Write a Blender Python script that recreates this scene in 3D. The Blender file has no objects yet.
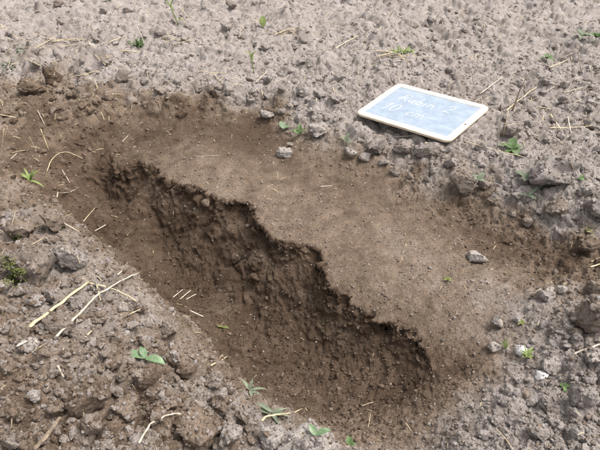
import bpy, math, random
import numpy as np
from mathutils import Vector, Matrix, Euler

# ------------------------------------------------------------------ camera
scene = bpy.context.scene
col = scene.collection
CAM_H, PITCH, FPX = 0.80, math.radians(37.0), 600.0     # metres, down-tilt, focal length in photo pixels (600 wide)
cam_d = bpy.data.cameras.new('camera')
cam_d.sensor_width = 36.0
cam_d.lens = 36.0 * FPX / 600.0
cam_d.clip_start = 0.02
cam_d.clip_end = 500.0
cam = bpy.data.objects.new('camera', cam_d)
col.objects.link(cam)
cam.location = (0, 0, CAM_H)
cam.rotation_euler = (math.pi / 2 - PITCH, 0, 0)
scene.camera = cam
cam_d.dof.use_dof = False
cam_d.dof.focus_distance = 1.25
cam_d.dof.aperture_fstop = 11.0

# ------------------------------------------------------------------ sky, sun, exposure (bright overcast day)
SUN_EL, SUN_AZ = math.radians(62), math.radians(92)      # azimuth clockwise from +Y
world = bpy.data.worlds.new('World')
scene.world = world
world.use_nodes = True
wn, wl = world.node_tree.nodes, world.node_tree.links
wn.clear()
sky = wn.new('ShaderNodeTexSky')
sky.sky_type = 'NISHITA'
sky.sun_disc = False
sky.sun_elevation = SUN_EL
sky.sun_rotation = SUN_AZ
sky.dust_density = 6.0
sky.air_density = 1.0
sky.ozone_density = 1.0
hsv = wn.new('ShaderNodeHueSaturation')                  # cloud cover: the same sky, greyed
hsv.inputs['Saturation'].default_value = 0.22
bg = wn.new('ShaderNodeBackground')
bg.inputs['Strength'].default_value = 0.15
wo = wn.new('ShaderNodeOutputWorld')
wl.new(sky.outputs[0], hsv.inputs['Color'])
wl.new(hsv.outputs[0], bg.inputs['Color'])
wl.new(bg.outputs[0], wo.inputs['Surface'])
sun_d = bpy.data.lights.new('sun', 'SUN')
sun_d.energy = 1.0
sun_d.angle = math.radians(24)
sun_d.color = (1.0, 0.975, 0.95)
sun = bpy.data.objects.new('sun', sun_d)
col.objects.link(sun)
sdir = Vector((math.sin(SUN_AZ) * math.cos(SUN_EL), math.cos(SUN_AZ) * math.cos(SUN_EL), math.sin(SUN_EL)))
sun.rotation_euler = sdir.to_track_quat('Z', 'Y').to_euler()
scene.view_settings.view_transform = 'Standard'
scene.view_settings.look = 'None'
scene.view_settings.gamma = 1.0
scene.view_settings.use_curve_mapping = False
scene.view_settings.exposure = 1.08

# ------------------------------------------------------------------ helpers
rng = np.random.default_rng(7)
rnd = random.Random(11)
CP, SP = math.cos(PITCH), math.sin(PITCH)

def ray(px, py):
    x, y = (px - 300) / FPX, -(py - 225) / FPX
    return Vector((x, CP + y * SP, -SP + y * CP)).normalized()

def at_z(px, py, z):
    d = ray(px, py)
    t = (z - CAM_H) / d.z
    return d.x * t, d.y * t

def smooth(a, b, x):
    t = np.clip((x - a) / (b - a), 0, 1)
    return t * t * (3 - 2 * t)

_perm = np.random.default_rng(3).permutation(256).astype(np.int32)
_perm = np.concatenate([_perm, _perm, _perm])
_g = np.random.default_rng(4).normal(size=(256, 3))
_g = (_g / np.linalg.norm(_g, axis=1)[:, None]).astype(np.float32)
_jit = np.random.default_rng(5).random((256, 3)).astype(np.float32)

def _hash(i, j, k):
    return _perm[(_perm[(_perm[i & 255] + j) & 255] + k) & 255]

def perlin(p):
    p = p.astype(np.float32)
    c = np.floor(p); fr = p - c; c = c.astype(np.int32)
    u = fr * fr * fr * (fr * (fr * 6 - 15) + 10)
    out = 0
    for dx in (0, 1):
        wx = u[:, 0] if dx else 1 - u[:, 0]
        for dy in (0, 1):
            wy = u[:, 1] if dy else 1 - u[:, 1]
            for dz in (0, 1):
                wz = u[:, 2] if dz else 1 - u[:, 2]
                g = _g[_hash(c[:, 0] + dx, c[:, 1] + dy, c[:, 2] + dz)]
                d = g[:, 0] * (fr[:, 0] - dx) + g[:, 1] * (fr[:, 1] - dy) + g[:, 2] * (fr[:, 2] - dz)
                out = out + wx * wy * wz * d
    return out * 1.6

def fbm(p, octaves, gain=0.5, lac=2.03):
    s, a, f = 0, 1.0, 1.0
    for o in range(octaves):
        s = s + a * perlin(p * f + 17.3 * o)
        a *= gain; f *= lac
    return s

def worley(p, flat=False):
    """distance to the nearest and second nearest feature point, and a random number of the cell"""
    p = p.astype(np.float32)
    c = np.floor(p).astype(np.int32); fr = p - c
    f1 = np.full(len(p), 9.0, np.float32); f2 = f1.copy(); idn = np.zeros(len(p), np.int32)
    for dx in (-1, 0, 1):
        for dy in (-1, 0, 1):
            for dz in ((0,) if flat else (-1, 0, 1)):
                hsh = _hash(c[:, 0] + dx, c[:, 1] + dy, c[:, 2] + dz)
                j = _jit[hsh]
                d = (dx + j[:, 0] - fr[:, 0]) ** 2 + (dy + j[:, 1] - fr[:, 1]) ** 2
                if not flat:
                    d = d + (dz + j[:, 2] - fr[:, 2]) ** 2
                near = d < f1
                f2 = np.where(near, f1, np.minimum(f2, d))
                idn = np.where(near, hsh, idn)
                f1 = np.where(near, d, f1)
    return np.sqrt(f1), np.sqrt(f2), _jit[idn][:, 2]

def mesh_obj(name, verts, faces, mats, parent=None, dry=None, smooth_shade=True, loc=None):
    """faces: (n,3) or (n,4) array or list of lists"""
    me = bpy.data.meshes.new(name)
    if isinstance(faces, np.ndarray):
        n, k = faces.shape
        me.vertices.add(len(verts))
        me.vertices.foreach_set('co', np.asarray(verts, np.float32).ravel())
        me.loops.add(n * k)
        me.loops.foreach_set('vertex_index', faces.astype(np.int32).ravel())
        me.polygons.add(n)
        me.polygons.foreach_set('loop_start', np.arange(0, n * k, k, dtype=np.int32))
        me.update(calc_edges=True)
    else:
        me.from_pydata([tuple(v) for v in verts], [], faces)
        me.update()
    me.polygons.foreach_set('use_smooth', np.full(len(me.polygons), smooth_shade))
    if dry is not None:
        a = me.attributes.new('dry', 'FLOAT', 'POINT')
        a.data.foreach_set('value', np.asarray(dry, np.float32).ravel())
    for m in (mats if isinstance(mats, (list, tuple)) else [mats]):
        me.materials.append(m)
    o = bpy.data.objects.new(name, me)
    col.objects.link(o)
    if parent is not None:
        o.parent = parent
    if loc is not None:
        o.location = loc
    return o

def tag(o, label, cat=None, group=None, kind=None):
    if label: o['label'] = label
    if cat: o['category'] = cat
    if group: o['group'] = group
    if kind: o['kind'] = kind
    return o

def empty(name, loc, label, cat, group=None):
    o = bpy.data.objects.new(name, None)
    o.empty_display_size = 0.02
    o.location = loc
    col.objects.link(o)
    return tag(o, label, cat, group)

# ------------------------------------------------------------------ materials
def new_mat(name):
    m = bpy.data.materials.new(name)
    m.use_nodes = True
    n, l = m.node_tree.nodes, m.node_tree.links
    return m, n, l, n['Principled BSDF']

def noise(n, l, vec, scale, detail=4, rough=0.6):
    t = n.new('ShaderNodeTexNoise')
    t.inputs['Scale'].default_value = scale
    t.inputs['Detail'].default_value = detail
    t.inputs['Roughness'].default_value = rough
    l.new(vec, t.inputs['Vector'])
    return t.outputs['Fac']

def ramp(n, l, fac, stops):
    r = n.new('ShaderNodeValToRGB')
    e = r.color_ramp.elements
    while len(e) < len(stops): e.new(0.5)
    for i, (p, c) in enumerate(stops):
        e[i].position = p
        e[i].color = (*c, 1) if len(c) == 3 else c
    l.new(fac, r.inputs[0])
    return r.outputs[0]

def mix(n, l, fac, a, b, mode='MIX'):
    m = n.new('ShaderNodeMix')
    m.data_type = 'RGBA'
    m.blend_type = mode
    for sock, v in ((m.inputs['Factor'], fac), (m.inputs['A'], a), (m.inputs['B'], b)):
        if hasattr(v, 'links'): l.new(v, sock)
        elif isinstance(v, (int, float)): sock.default_value = v
        else: sock.default_value = (*v, 1)
    return m.outputs['Result']

def math_n(n, l, op, a, b=0.0):
    m = n.new('ShaderNodeMath')
    m.operation = op
    for i, v in enumerate((a, b)):
        if hasattr(v, 'links'): l.new(v, m.inputs[i])
        else: m.inputs[i].default_value = v
    return m.outputs[0]

def soil_material():
    m, n, l, b = new_mat('soil')
    tc = n.new('ShaderNodeTexCoord')
    geo = n.new('ShaderNodeNewGeometry')
    vec = geo.outputs['Position']
    at = n.new('ShaderNodeAttribute'); at.attribute_name = 'dry'
    # moist and dry soil, each mottled
    n1 = noise(n, l, vec, 28, 6, 0.65)
    n2 = noise(n, l, vec, 220, 5, 0.7)
    n3 = noise(n, l, vec, 900, 3, 0.7)
    tint = ramp(n, l, n1, [(0.25, (0.70, 0.69, 0.67)), (0.5, (1, 1, 1)), (0.78, (1.30, 1.31, 1.33))])
    f = math_n(n, l, 'ADD', at.outputs['Fac'], math_n(n, l, 'MULTIPLY', math_n(n, l, 'SUBTRACT', n2, 0.5), 0.55))
    f = math_n(n, l, 'ADD', f, math_n(n, l, 'MULTIPLY', math_n(n, l, 'SUBTRACT', n1, 0.5), 0.35))
    cl = n.new('ShaderNodeClamp'); l.new(f, cl.inputs[0])
    # damp, bared and drying, dry and bleached soil
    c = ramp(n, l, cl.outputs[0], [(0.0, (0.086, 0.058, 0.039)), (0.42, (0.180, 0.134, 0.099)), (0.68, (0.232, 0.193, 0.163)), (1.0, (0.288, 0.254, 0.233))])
    c = mix(n, l, 1.0, c, tint, 'MULTIPLY')
    cp = n.new('ShaderNodeClamp'); l.new(math_n(n, l, 'MULTIPLY', math_n(n, l, 'SUBTRACT', at.outputs['Fac'], 1.15), 3.0), cp.inputs[0])
    c = mix(n, l, cp.outputs[0], c, (0.39, 0.350, 0.315))            # bleached crust
    # mineral grains
    n4 = noise(n, l, vec, 380, 2, 0.6)
    g = ramp(n, l, n3, [(0.30, (0.62, 0.60, 0.58)), (0.5, (1, 1, 1)), (0.70, (1.28, 1.27, 1.25))])
    c = mix(n, l, 1.0, c, g, 'MULTIPLY')
    g = ramp(n, l, n4, [(0.30, (0.66, 0.64, 0.62)), (0.5, (1, 1, 1)), (0.70, (1.34, 1.33, 1.31))])
    c = mix(n, l, 1.0, c, g, 'MULTIPLY')
    vo = n.new('ShaderNodeTexVoronoi'); vo.inputs['Scale'].default_value = 110
    l.new(vec, vo.inputs['Vector'])
    speck = ramp(n, l, vo.outputs['Distance'], [(0.15, (1, 1, 1)), (0.22, (0, 0, 0))])
    sel = n.new('ShaderNodeSeparateColor'); l.new(vo.outputs['Color'], sel.inputs[0])
    pick = math_n(n, l, 'GREATER_THAN', sel.outputs[0], 0.93)
    sp = math_n(n, l, 'MULTIPLY', speck, pick)
    c = mix(n, l, math_n(n, l, 'MULTIPLY', sp, 0.75), c, (0.46, 0.42, 0.38))
    l.new(c, b.inputs['Base Color'])
    b.inputs['Roughness'].default_value = 0.95
    b.inputs['Specular IOR Level'].default_value = 0.15
    bp = n.new('ShaderNodeBump'); bp.inputs['Strength'].default_value = 0.9; bp.inputs['Distance'].default_value = 0.004
    bp2 = n.new('ShaderNodeBump'); bp2.inputs['Strength'].default_value = 0.7; bp2.inputs['Distance'].default_value = 0.0014
    l.new(math_n(n, l, 'ADD', n2, math_n(n, l, 'MULTIPLY', n4, .5)), bp.inputs['Height']); l.new(n3, bp2.inputs['Height'])
    l.new(bp.outputs[0], bp2.inputs['Normal']); l.new(bp2.outputs[0], b.inputs['Normal'])
    return m

def simple_material(name, stops, scale, rough=0.8, bump=0.3, spec=0.3, stretch=None, trans=0.0, detail=5, dust=0.0):
    m, n, l, b = new_mat(name)
    tc = n.new('ShaderNodeTexCoord')
    vec = tc.outputs['Object']
    oi = n.new('ShaderNodeObjectInfo')
    mp = n.new('ShaderNodeMapping')
    l.new(vec, mp.inputs['Vector'])
    if stretch: mp.inputs['Scale'].default_value = stretch
    vm = n.new('ShaderNodeVectorMath'); vm.operation = 'ADD'
    sc2 = n.new('ShaderNodeVectorMath'); sc2.operation = 'SCALE'
    sc2.inputs[0].default_value = (1.3, 2.1, 0.7); l.new(oi.outputs['Random'], sc2.inputs['Scale'])
    l.new(mp.outputs[0], vm.inputs[0]); l.new(sc2.outputs[0], vm.inputs[1])
    f = noise(n, l, vm.outputs[0], scale, detail, 0.65)
    c = ramp(n, l, f, stops)
    if dust:
        dn = noise(n, l, vm.outputs[0], 260, 4, .7)
        c = mix(n, l, ramp(n, l, dn, [(.42, (0, 0, 0)), (.62, (dust, dust, dust))]), c, (.25, .205, .165))
    br = math_n(n, l, 'ADD', math_n(n, l, 'MULTIPLY', oi.outputs['Random'], 0.3), 0.85)
    cm = n.new('ShaderNodeVectorMath'); cm.operation = 'SCALE'
    l.new(c, cm.inputs[0]); l.new(br, cm.inputs['Scale'])
    l.new(cm.outputs[0], b.inputs['Base Color'])
    b.inputs['Roughness'].default_value = rough
    b.inputs['Specular IOR Level'].default_value = spec
    if bump:
        bp = n.new('ShaderNodeBump'); bp.inputs['Strength'].default_value = bump; bp.inputs['Distance'].default_value = 0.002
        l.new(f, bp.inputs['Height']); l.new(bp.outputs[0], b.inputs['Normal'])
    if trans:
        t = n.new('ShaderNodeBsdfTranslucent'); l.new(cm.outputs[0], t.inputs['Color'])
        ms = n.new('ShaderNodeMixShader'); ms.inputs[0].default_value = trans
        out = n['Material Output']
        l.new(b.outputs[0], ms.inputs[1]); l.new(t.outputs[0], ms.inputs[2]); l.new(ms.outputs[0], out.inputs['Surface'])
    return m

M_SOIL = soil_material()
M_STRAW = simple_material('straw', [(0.3, (0.28, 0.21, 0.125)), (0.5, (0.46, 0.37, 0.23)), (0.75, (0.60, 0.51, 0.35))], 120, 0.6, 0.3)
M_STRAWP = simple_material('bleached_straw', [(0.3, (0.30, 0.25, 0.19)), (0.5, (0.45, 0.39, 0.31)), (0.75, (0.56, 0.50, 0.41))], 120, 0.65, 0.3)
M_TWIG = simple_material('old_stalk', [(0.3, (0.13, 0.095, 0.065)), (0.5, (0.24, 0.18, 0.125)), (0.75, (0.36, 0.29, 0.215))], 160, 0.8, 0.5)
M_LEAF = simple_material('leaf', [(0.3, (0.045, 0.10, 0.022)), (0.5, (0.075, 0.155, 0.036)), (0.75, (0.12, 0.21, 0.06))], 90, 0.5, 0.25, 0.25, trans=0.2, dust=.45)
M_LEAFD = simple_material('dusty_leaf', [(0.3, (0.085, 0.135, 0.075)), (0.5, (0.14, 0.20, 0.12)), (0.75, (0.23, 0.29, 0.20))], 110, 0.75, 0.25, 0.2, trans=0.15, dust=.7)
M_LEAFB = simple_material('bluish_leaf', [(0.3, (0.055, 0.12, 0.045)), (0.5, (0.10, 0.19, 0.08)), (0.75, (0.20, 0.30, 0.17))], 60, 0.42, 0.2, 0.35, trans=0.15, dust=.5)
M_GRASS = simple_material('young_grass', [(0.3, (0.12, 0.18, 0.04)), (0.5, (0.19, 0.26, 0.065)), (0.75, (0.30, 0.36, 0.13))], 70, 0.55, 0.15, 0.25, trans=0.25, dust=.4)
M_MOSS = simple_material('moss', [(0.3, (0.075, 0.085, 0.022)), (0.5, (0.13, 0.145, 0.045)), (0.75, (0.20, 0.20, 0.08))], 140, 0.85, 0.3, 0.2)
M_STONE = simple_material('pale_stone', [(0.3, (0.46, 0.44, 0.42)), (0.5, (0.60, 0.58, 0.56)), (0.75, (0.72, 0.70, 0.68))], 90, 0.8, 0.5, 0.2)

# ------------------------------------------------------------------ the ground: control points traced on the photograph, each with its height
# (photo x, photo y, z, roughness, dryness with some painted shade);  U = field and dug step, L = trench floor and heap, B = both
B_PTS = [
    (-150, 0, 0, 1, 1.00), (0, 0, 0, 1, 1.00), (150, 0, 0, 1, 1.00), (300, 0, 0, 1, 1.00), (450, 0, 0, 1, 1.00), (600, 0, 0, 1, 1.00), (760, 0, 0, 1, 1.00),
    (-60, 45, 0, 1, 1.00), (60, 45, 0, 1, 0.90), (180, 45, 0, 1, 1.00), (300, 50, 0, 1, 1.00), (420, 45, 0.005, 1, 1.00), (540, 45, 0, 1, 1.00), (660, 45, 0, 1, 1.00),
    (0, 75, 0, 1, 0.75), (50, 82, -0.004, 1, 0.45), (100, 75, 0, 1, 0.90), (150, 80, 0.004, 1, 0.95),
    (0, 105, -0.005, 0.7, 0.35), (50, 104, -0.012, 0.8, 0.30), (100, 102, -0.012, 0.7, 0.38), (140, 104, -0.012, 0.5, 0.38),
    (0, 130, -0.02, 0.4, 0.25), (50, 130, -0.04, 0.45, 0.14), (100, 130, -0.055, 0.4, 0.10), (20, 155, -0.035, 0.45, 0.16),
    (110, 152, -0.084, 0.3, 0.01), (58, 158, -0.075, 0.4, 0.09), (85, 168, -0.115, 0.35, 0.02), (100, 150, -0.095, 0.3, 0.06),
    (-60, 110, 0, 0.9, 0.60), (-80, 170, 0, 0.9, 0.50),
    (445, 385, -0.115, 0.35, 0.16), (425, 410, -0.125, 0.35, 0.35), (410, 440, -0.13, 0.25, 0.45), (460, 440, -0.075, 0.45, 0.8),
    (470, 375, -0.095, 0.35, 0.19), (400, 500, -0.1, 0.4, 0.50), (480, 500, -0.05, 0.7, 0.70),
]
U_PTS = [
    (175, 97, 0.006, 1, 0.50), (240, 98, 0.01, 1, 0.95), (300, 112, 0.008, 1, 0.95), (345, 128, 0.004, 1, 0.95),
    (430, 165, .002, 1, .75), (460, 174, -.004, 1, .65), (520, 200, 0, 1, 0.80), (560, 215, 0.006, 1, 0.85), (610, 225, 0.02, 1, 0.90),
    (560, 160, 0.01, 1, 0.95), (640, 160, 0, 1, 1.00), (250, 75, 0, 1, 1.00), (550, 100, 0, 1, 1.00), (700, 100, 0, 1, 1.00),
    (150, 116, -0.035, 0.35, 0.12), (200, 110, -0.028, 0.5, 0.12), (250, 115, -0.028, 0.45, 0.12), (290, 138, -0.035, 0.25, 0.30), (340, 160, -0.045, 0.3, 0.33),  # first three points: hollows of the back rim, set to a darker brown
    (400, 180, -0.05, 0.4, 0.40), (450, 202, -0.05, 0.45, 0.30), (510, 226, -0.045, 0.6, 0.25), (560, 243, -0.03, 0.8, 0.25), (600, 258, -0.012, 0.8, 0.35),  # low values on the right rim: damp soil plus its shadow painted brown
    (130, 145, -0.078, 0.15, 0.09), (165, 160, -0.075, 0.1, 0.21), (200, 148, -0.058, 0.1, 0.24), (250, 170, -0.065, 0.08, 0.30), (300, 200, -0.07, 0.08, 0.32),
    (340, 240, -0.075, 0.08, 0.32), (400, 230, -0.066, 0.1, 0.4), (450, 260, -0.063, 0.14, 0.42), (395, 285, -0.078, 0.12, 0.4), (440, 320, -0.086, 0.12, 0.36),
    (500, 275, -0.054, 0.22, 0.4), (480, 345, -0.078, 0.22, 0.42), (540, 292, -0.036, 0.5, 0.62), (590, 305, 0, 0.7, 0.65), (555, 350, -0.035, 0.7, 0.95),
    (600, 355, -0.012, 0.9, 0.85), (500, 395, -0.06, 0.4, 0.85), (560, 420, -0.035, 0.85, 0.90), (620, 430, -0.02, 1, 0.95), (540, 480, -0.03, 0.9, 0.90), (700, 330, 0, 1, 0.95), (800, 240, 0, 1, 1.00),
]
L_PTS = [
    (128, 203, -0.165, 0.4, 0.00), (178, 226, -0.18, 0.4, 0.00), (228, 252, -0.185, 0.4, 0.00), (278, 288, -0.18, 0.4, 0.00), (330, 325, -0.182, 0.4, 0.02), (380, 352, -0.178, 0.4, 0.02), (420, 368, -0.15, 0.4, 0.04),
    (62, 203, -0.1, 0.4, 0.02), (82, 221, -0.16, 0.4, 0.00), (111, 250, -0.22, 0.4, -0.02), (146, 287, -0.24, 0.4, -0.02), (186, 312, -0.243, 0.4, -0.02), (214, 355, -0.243, 0.4, -0.02), (253, 386, -0.235, 0.4, 0.00), (296, 411, -0.19, 0.45, 0.10),
    (112, 200, -0.2, 0.37, -0.02), (130, 220, -0.228, 0.42, -0.04), (165, 245, -0.235, 0.42, -0.03), (205, 275, -0.24, 0.37, -0.02), (250, 318, -0.245, 0.34, 0.00),
    (300, 350, -0.23, 0.37, -0.01), (345, 385, -0.212, 0.42, 0.00), (385, 395, -0.188, 0.42, -0.01), (330, 408, -0.215, 0.45, 0.14), (370, 425, -0.165, 0.42, 0.16),
    (150, 262, -0.235, 0.42, 0.06), (200, 310, -0.24, 0.42, 0.09), (235, 345, -0.242, 0.42, 0.06), (270, 385, -0.235, 0.42, 0.09), (310, 425, -0.17, 0.5, 0.45),
    (90, 205, -0.135, 0.42, 0.02), (120, 245, -0.2, 0.45, 0.04),
    (0, 180, 0, 0.8, 0.48), (40, 195, 0.012, 0.8, 0.48), (75, 225, 0.016, 0.8, 0.53), (105, 255, 0.014, 0.8, 0.53), (140, 292, 0.004, 0.9, 0.58), (180, 318, -0.03, 0.9, 0.63),
    (208, 362, -0.04, 0.9, 0.53), (248, 392, -0.06, 0.9, 0.53), (290, 418, -0.1, 0.9, 0.60),
    (0, 230, 0.04, 1, 0.53), (45, 255, 0.062, 1, 0.63), (85, 285, 0.062, 1, 0.73), (130, 325, 0.045, 1, 0.68), (170, 355, 0.02, 1, 0.58), (215, 395, -0.015, 1, 0.58), (260, 430, -0.045, 1, 0.77), (310, 452, -0.06, 1, 1.00),
    (0, 330, 0.11, 0.8, 0.58), (60, 330, 0.09, 0.9, 0.63), (100, 375, 0.085, 1, 0.53), (0, 400, 0.105, 0.45, 0.43), (60, 440, 0.095, 0.9, 0.53), (140, 440, 0.05, 1, 0.58), (200, 450, 0.005, 1, 0.53),
    (-100, 300, 0.06, 1, 0.53), (-100, 450, 0.06, 1, 0.63), (100, 560, 0.05, 1, 0.63), (300, 560, -0.04, 1, 0.92),
]
def to_world(pts):
    return np.array([(*at_z(x, y, z), z, r, d) for x, y, z, r, d in pts])
far_ring = np.array([(x, y, 0, 1, 1) for x, y in ((-4, 2), (4, 2), (-3, 5), (0, 6), (3, 5), (-2, .5), (2.2, .6), (-1.5, -1), (0, -1.2), (1.5, -1), (-4, -3), (4, -3), (0, -4))], float)
# the ground that carries the slate
SL_C = Vector((0.345, 1.557, 0.037)); SL_YAW, SL_TX, SL_TY, SL_L, SL_W = -0.74, 0.067, 0.101, 0.31, 0.217
sl_u = Vector((math.cos(SL_YAW) * math.cos(SL_TX), math.sin(SL_YAW) * math.cos(SL_TX), math.sin(SL_TX)))
_w0 = Vector((-math.sin(SL_YAW), math.cos(SL_YAW), 0))
sl_v = math.cos(SL_TY) * _w0 + math.sin(SL_TY) * sl_u.cross(_w0)
sl_n = sl_u.cross(sl_v).normalized()
slate_pts = []
for a, b, dz in ((.35, .3, -.022), (.35, -.3, -.022), (-.3, .35, -.022), (.0, .0, -.026), (-.35, -.4, -.038), (0, -.45, -.034)):
    q = SL_C + sl_u * (a * SL_L) + sl_v * (b * SL_W)
    slate_pts.append((q.x, q.y, q.z + dz, .8, .95))
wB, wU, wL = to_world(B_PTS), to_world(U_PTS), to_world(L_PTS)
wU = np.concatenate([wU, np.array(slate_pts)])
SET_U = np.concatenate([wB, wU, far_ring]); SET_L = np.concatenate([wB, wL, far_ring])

def tps_fit(P, v, lam=2e-4):
    n = len(P)
    r2 = ((P[:, None, :] - P[None]) ** 2).sum(-1)
    K = 0.5 * r2 * np.log(r2 + 1e-12) + lam * np.eye(n)
    Q = np.concatenate([np.ones((n, 1)), P], 1)
    A = np.block([[K, Q], [Q.T, np.zeros((3, 3))]])
    return np.linalg.solve(A, np.concatenate([v, np.zeros((3, v.shape[1]))]))

def tps_eval(P, W, X):
    out = np.empty((len(X), W.shape[1]), np.float32)
    for i in range(0, len(X), 60000):
        x = X[i:i + 60000]
        r2 = ((x ** 2).sum(1)[:, None] + (P ** 2).sum(1)[None] - 2 * x @ P.T).clip(1e-12)
        out[i:i + 60000] = (0.5 * r2 * np.log(r2)) @ W[:len(P)] + W[len(P)] + x @ W[len(P) + 1:]
    return out
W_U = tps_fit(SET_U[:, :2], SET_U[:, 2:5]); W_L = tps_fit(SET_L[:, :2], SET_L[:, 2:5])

def surf(S, W, X):
    v = tps_eval(S[:, :2], W, np.clip(X, (-4, -4), (4, 6)))
    far = smooth(2.2, 3.6, np.hypot(X[:, 0], X[:, 1] - 1.0))[:, None]
    v = v * (1 - far) + np.array([0, 1, 1]) * far
    v[:, 1:] = np.clip(v[:, 1:], (0, -.25), 1)
    return v

# upper edge of the trench wall
EDGE_PX = [(100, 112), (108, 140), (113, 165), (122, 161), (135, 160), (150, 163), (163, 175), (180, 181), (203, 190), (222, 200), (243, 199), (257, 210),
           (262, 226), (280, 238), (308, 241), (320, 250), (327, 272), (342, 288), (370, 305), (398, 314), (420, 328), (433, 345), (441, 360), (444, 378), (428, 408), (412, 440), (400, 500)]
edge = np.array([at_z(x, y, -.075) for x, y in EDGE_PX])
edge = np.concatenate([[(-1.6, 6.0)], [(-.75, 2.2)], edge, [(0.25, -1.0)], [(0.3, -6)]])
def chaikin(P):
    out = [P[0]]
    for a, b in zip(P[:-1], P[1:]):
        out += [0.75 * a + 0.25 * b, 0.25 * a + 0.75 * b]
    return np.array(out + [P[-1]])
edge = chaikin(edge)
def resample(P, n):
    L = np.concatenate([[0], np.cumsum(np.linalg.norm(np.diff(P, axis=0), axis=1))])
    u = np.linspace(0, L[-1], n)
    return np.stack([np.interp(u, L, P[:, k]) for k in (0, 1)], 1)
def blur1(P, sig):
    r = int(sig * 3) + 1
    w = np.exp(-0.5 * (np.arange(-r, r + 1) / sig) ** 2); w /= w.sum()
    q = np.concatenate([2 * P[0] - P[r:0:-1], P, 2 * P[-1] - P[-2:-r - 2:-1]])
    return np.stack([np.convolve(q[:, k], w, 'valid') for k in (0, 1)], 1)
raw_edge = edge
_core = resample(edge[4:-4], 700)
_step = np.linalg.norm(_core[1] - _core[0])
_core = blur1(_core, 0.035 / _step)[::12]
edge = np.concatenate([edge[:3], _core, edge[-3:]])     # the smooth line of the cut; its notches follow below

def sdist(X, edge=edge):
    best = np.full(len(X), 1e9); sgn = np.ones(len(X)); g = np.zeros((len(X), 2)); cl = np.full(len(X), 9.)
    for a, b in zip(edge[:-1], edge[1:]):
        ab = b - a; L2 = ab @ ab
        t = np.clip(((X - a) @ ab) / L2, 0, 1)
        q = X - (a + t[:, None] * ab)
        d = (q ** 2).sum(1)
        cr = ab[0] * q[:, 1] - ab[1] * q[:, 0]
        # at a shared corner the segment seen most squarely decides the side
        sq = 1 - np.abs(cr) / (np.sqrt(L2 * d) + 1e-12)
        up = (d < best - 1e-12) | ((d < best + 1e-12) & (sq < cl))
        best = np.where(up, d, best); sgn = np.where(up, np.sign(cr), sgn); cl = np.where(up, sq, cl)
        g = np.where(up[:, None], q, g)
    d = np.sqrt(best)
    g = g / (d[:, None] + 1e-9) * sgn[:, None]
    return d * sgn, g

def axis(fine_lo, fine_hi, step, lo, hi, growth):
    mid = np.arange(fine_lo, fine_hi + step / 2, step)
    def grow(start, end):
        out, s, x = [], step, start
        sg = 1 if end > start else -1
        while (end - x) * sg > 0:
            s *= growth; x += sg * s; out.append(x)
        return np.array(out)
    return np.concatenate([grow(fine_lo, lo)[::-1], mid, grow(fine_hi, hi)])
NF = 345
u_in = np.linspace(-1, 1, 2 * NF + 1)
u_out, st, x_ = [], 1 / NF, 1.0
while x_ < 60:
    st *= 1.09; x_ += st; u_out.append(x_)
u_out = np.array(u_out)
gu = np.concatenate([-u_out[::-1], u_in, u_out])
gy, y_ = [], 0.40
while y_ < 3.4:
    gy.append(y_); y_ += 0.0026 * max(y_, .55) ** .95
st = 0.006
while y_ < 80:
    gy.append(y_); st *= 1.07; y_ += st
low, y_, st = [], 0.40, 0.0015
while y_ > -50:
    st *= 1.10; y_ -= st; low.append(y_)
gy = np.concatenate([np.array(low)[::-1], gy])
NX, NY = len(gu), len(gy)
PU, PY = np.meshgrid(gu, gy)
PX = PU * (0.30 + 0.45 * np.clip(PY, 0.3, 4.0))
print('grid', NX, NY, NX * NY)
P0 = np.stack([PX.ravel(), PY.ravel()], 1)
near = (np.abs(P0[:, 0]) < 1.2) & (P0[:, 1] > 0.1) & (P0[:, 1] < 2.6)
sd = np.where(P0[:, 0] > 0, 5.0, -5.0); grad = np.zeros_like(P0)
sd[near], grad[near] = sdist(P0[near])
# side of the far points: left of the extended edge is lower
xe = np.interp(P0[:, 1], [-6, -1, 0.44, 2.2, 6], [.3, .25, .15, -.75, -1.6])
sd[~near] = np.where(P0[~near, 0] > xe[~near], 3.0, -3.0)
# wall height along the edge, from the two surfaces at the foot of the normal
Q = P0 - grad * sd[:, None]
hu = surf(SET_U, W_U, Q)[:, 0] - surf(SET_L, W_L, Q - grad * 0.05)[:, 0]
hwall = np.where(near, np.clip(hu, 0, .3), 0)
amt = smooth(0.02, 0.065, hwall) * smooth(-.56, -.525, Q[:, 0])
WP, R = 0.17, 0.44                       # grid width given to the wall; reach of the shift
wplan = 0.120 * np.clip(hwall / 0.17, 0.2, 1.3)
t = np.clip(-sd / WP, 0, 1)
dw = np.where(sd >= 0, sd, np.where(sd > -WP, -wplan * (0.10 * t + 0.90 * np.maximum(0, (t - .38) / .62) ** 1.35), np.where(sd > -R, -wplan + (sd + WP) * (R - wplan) / (R - WP), sd)))
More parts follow.
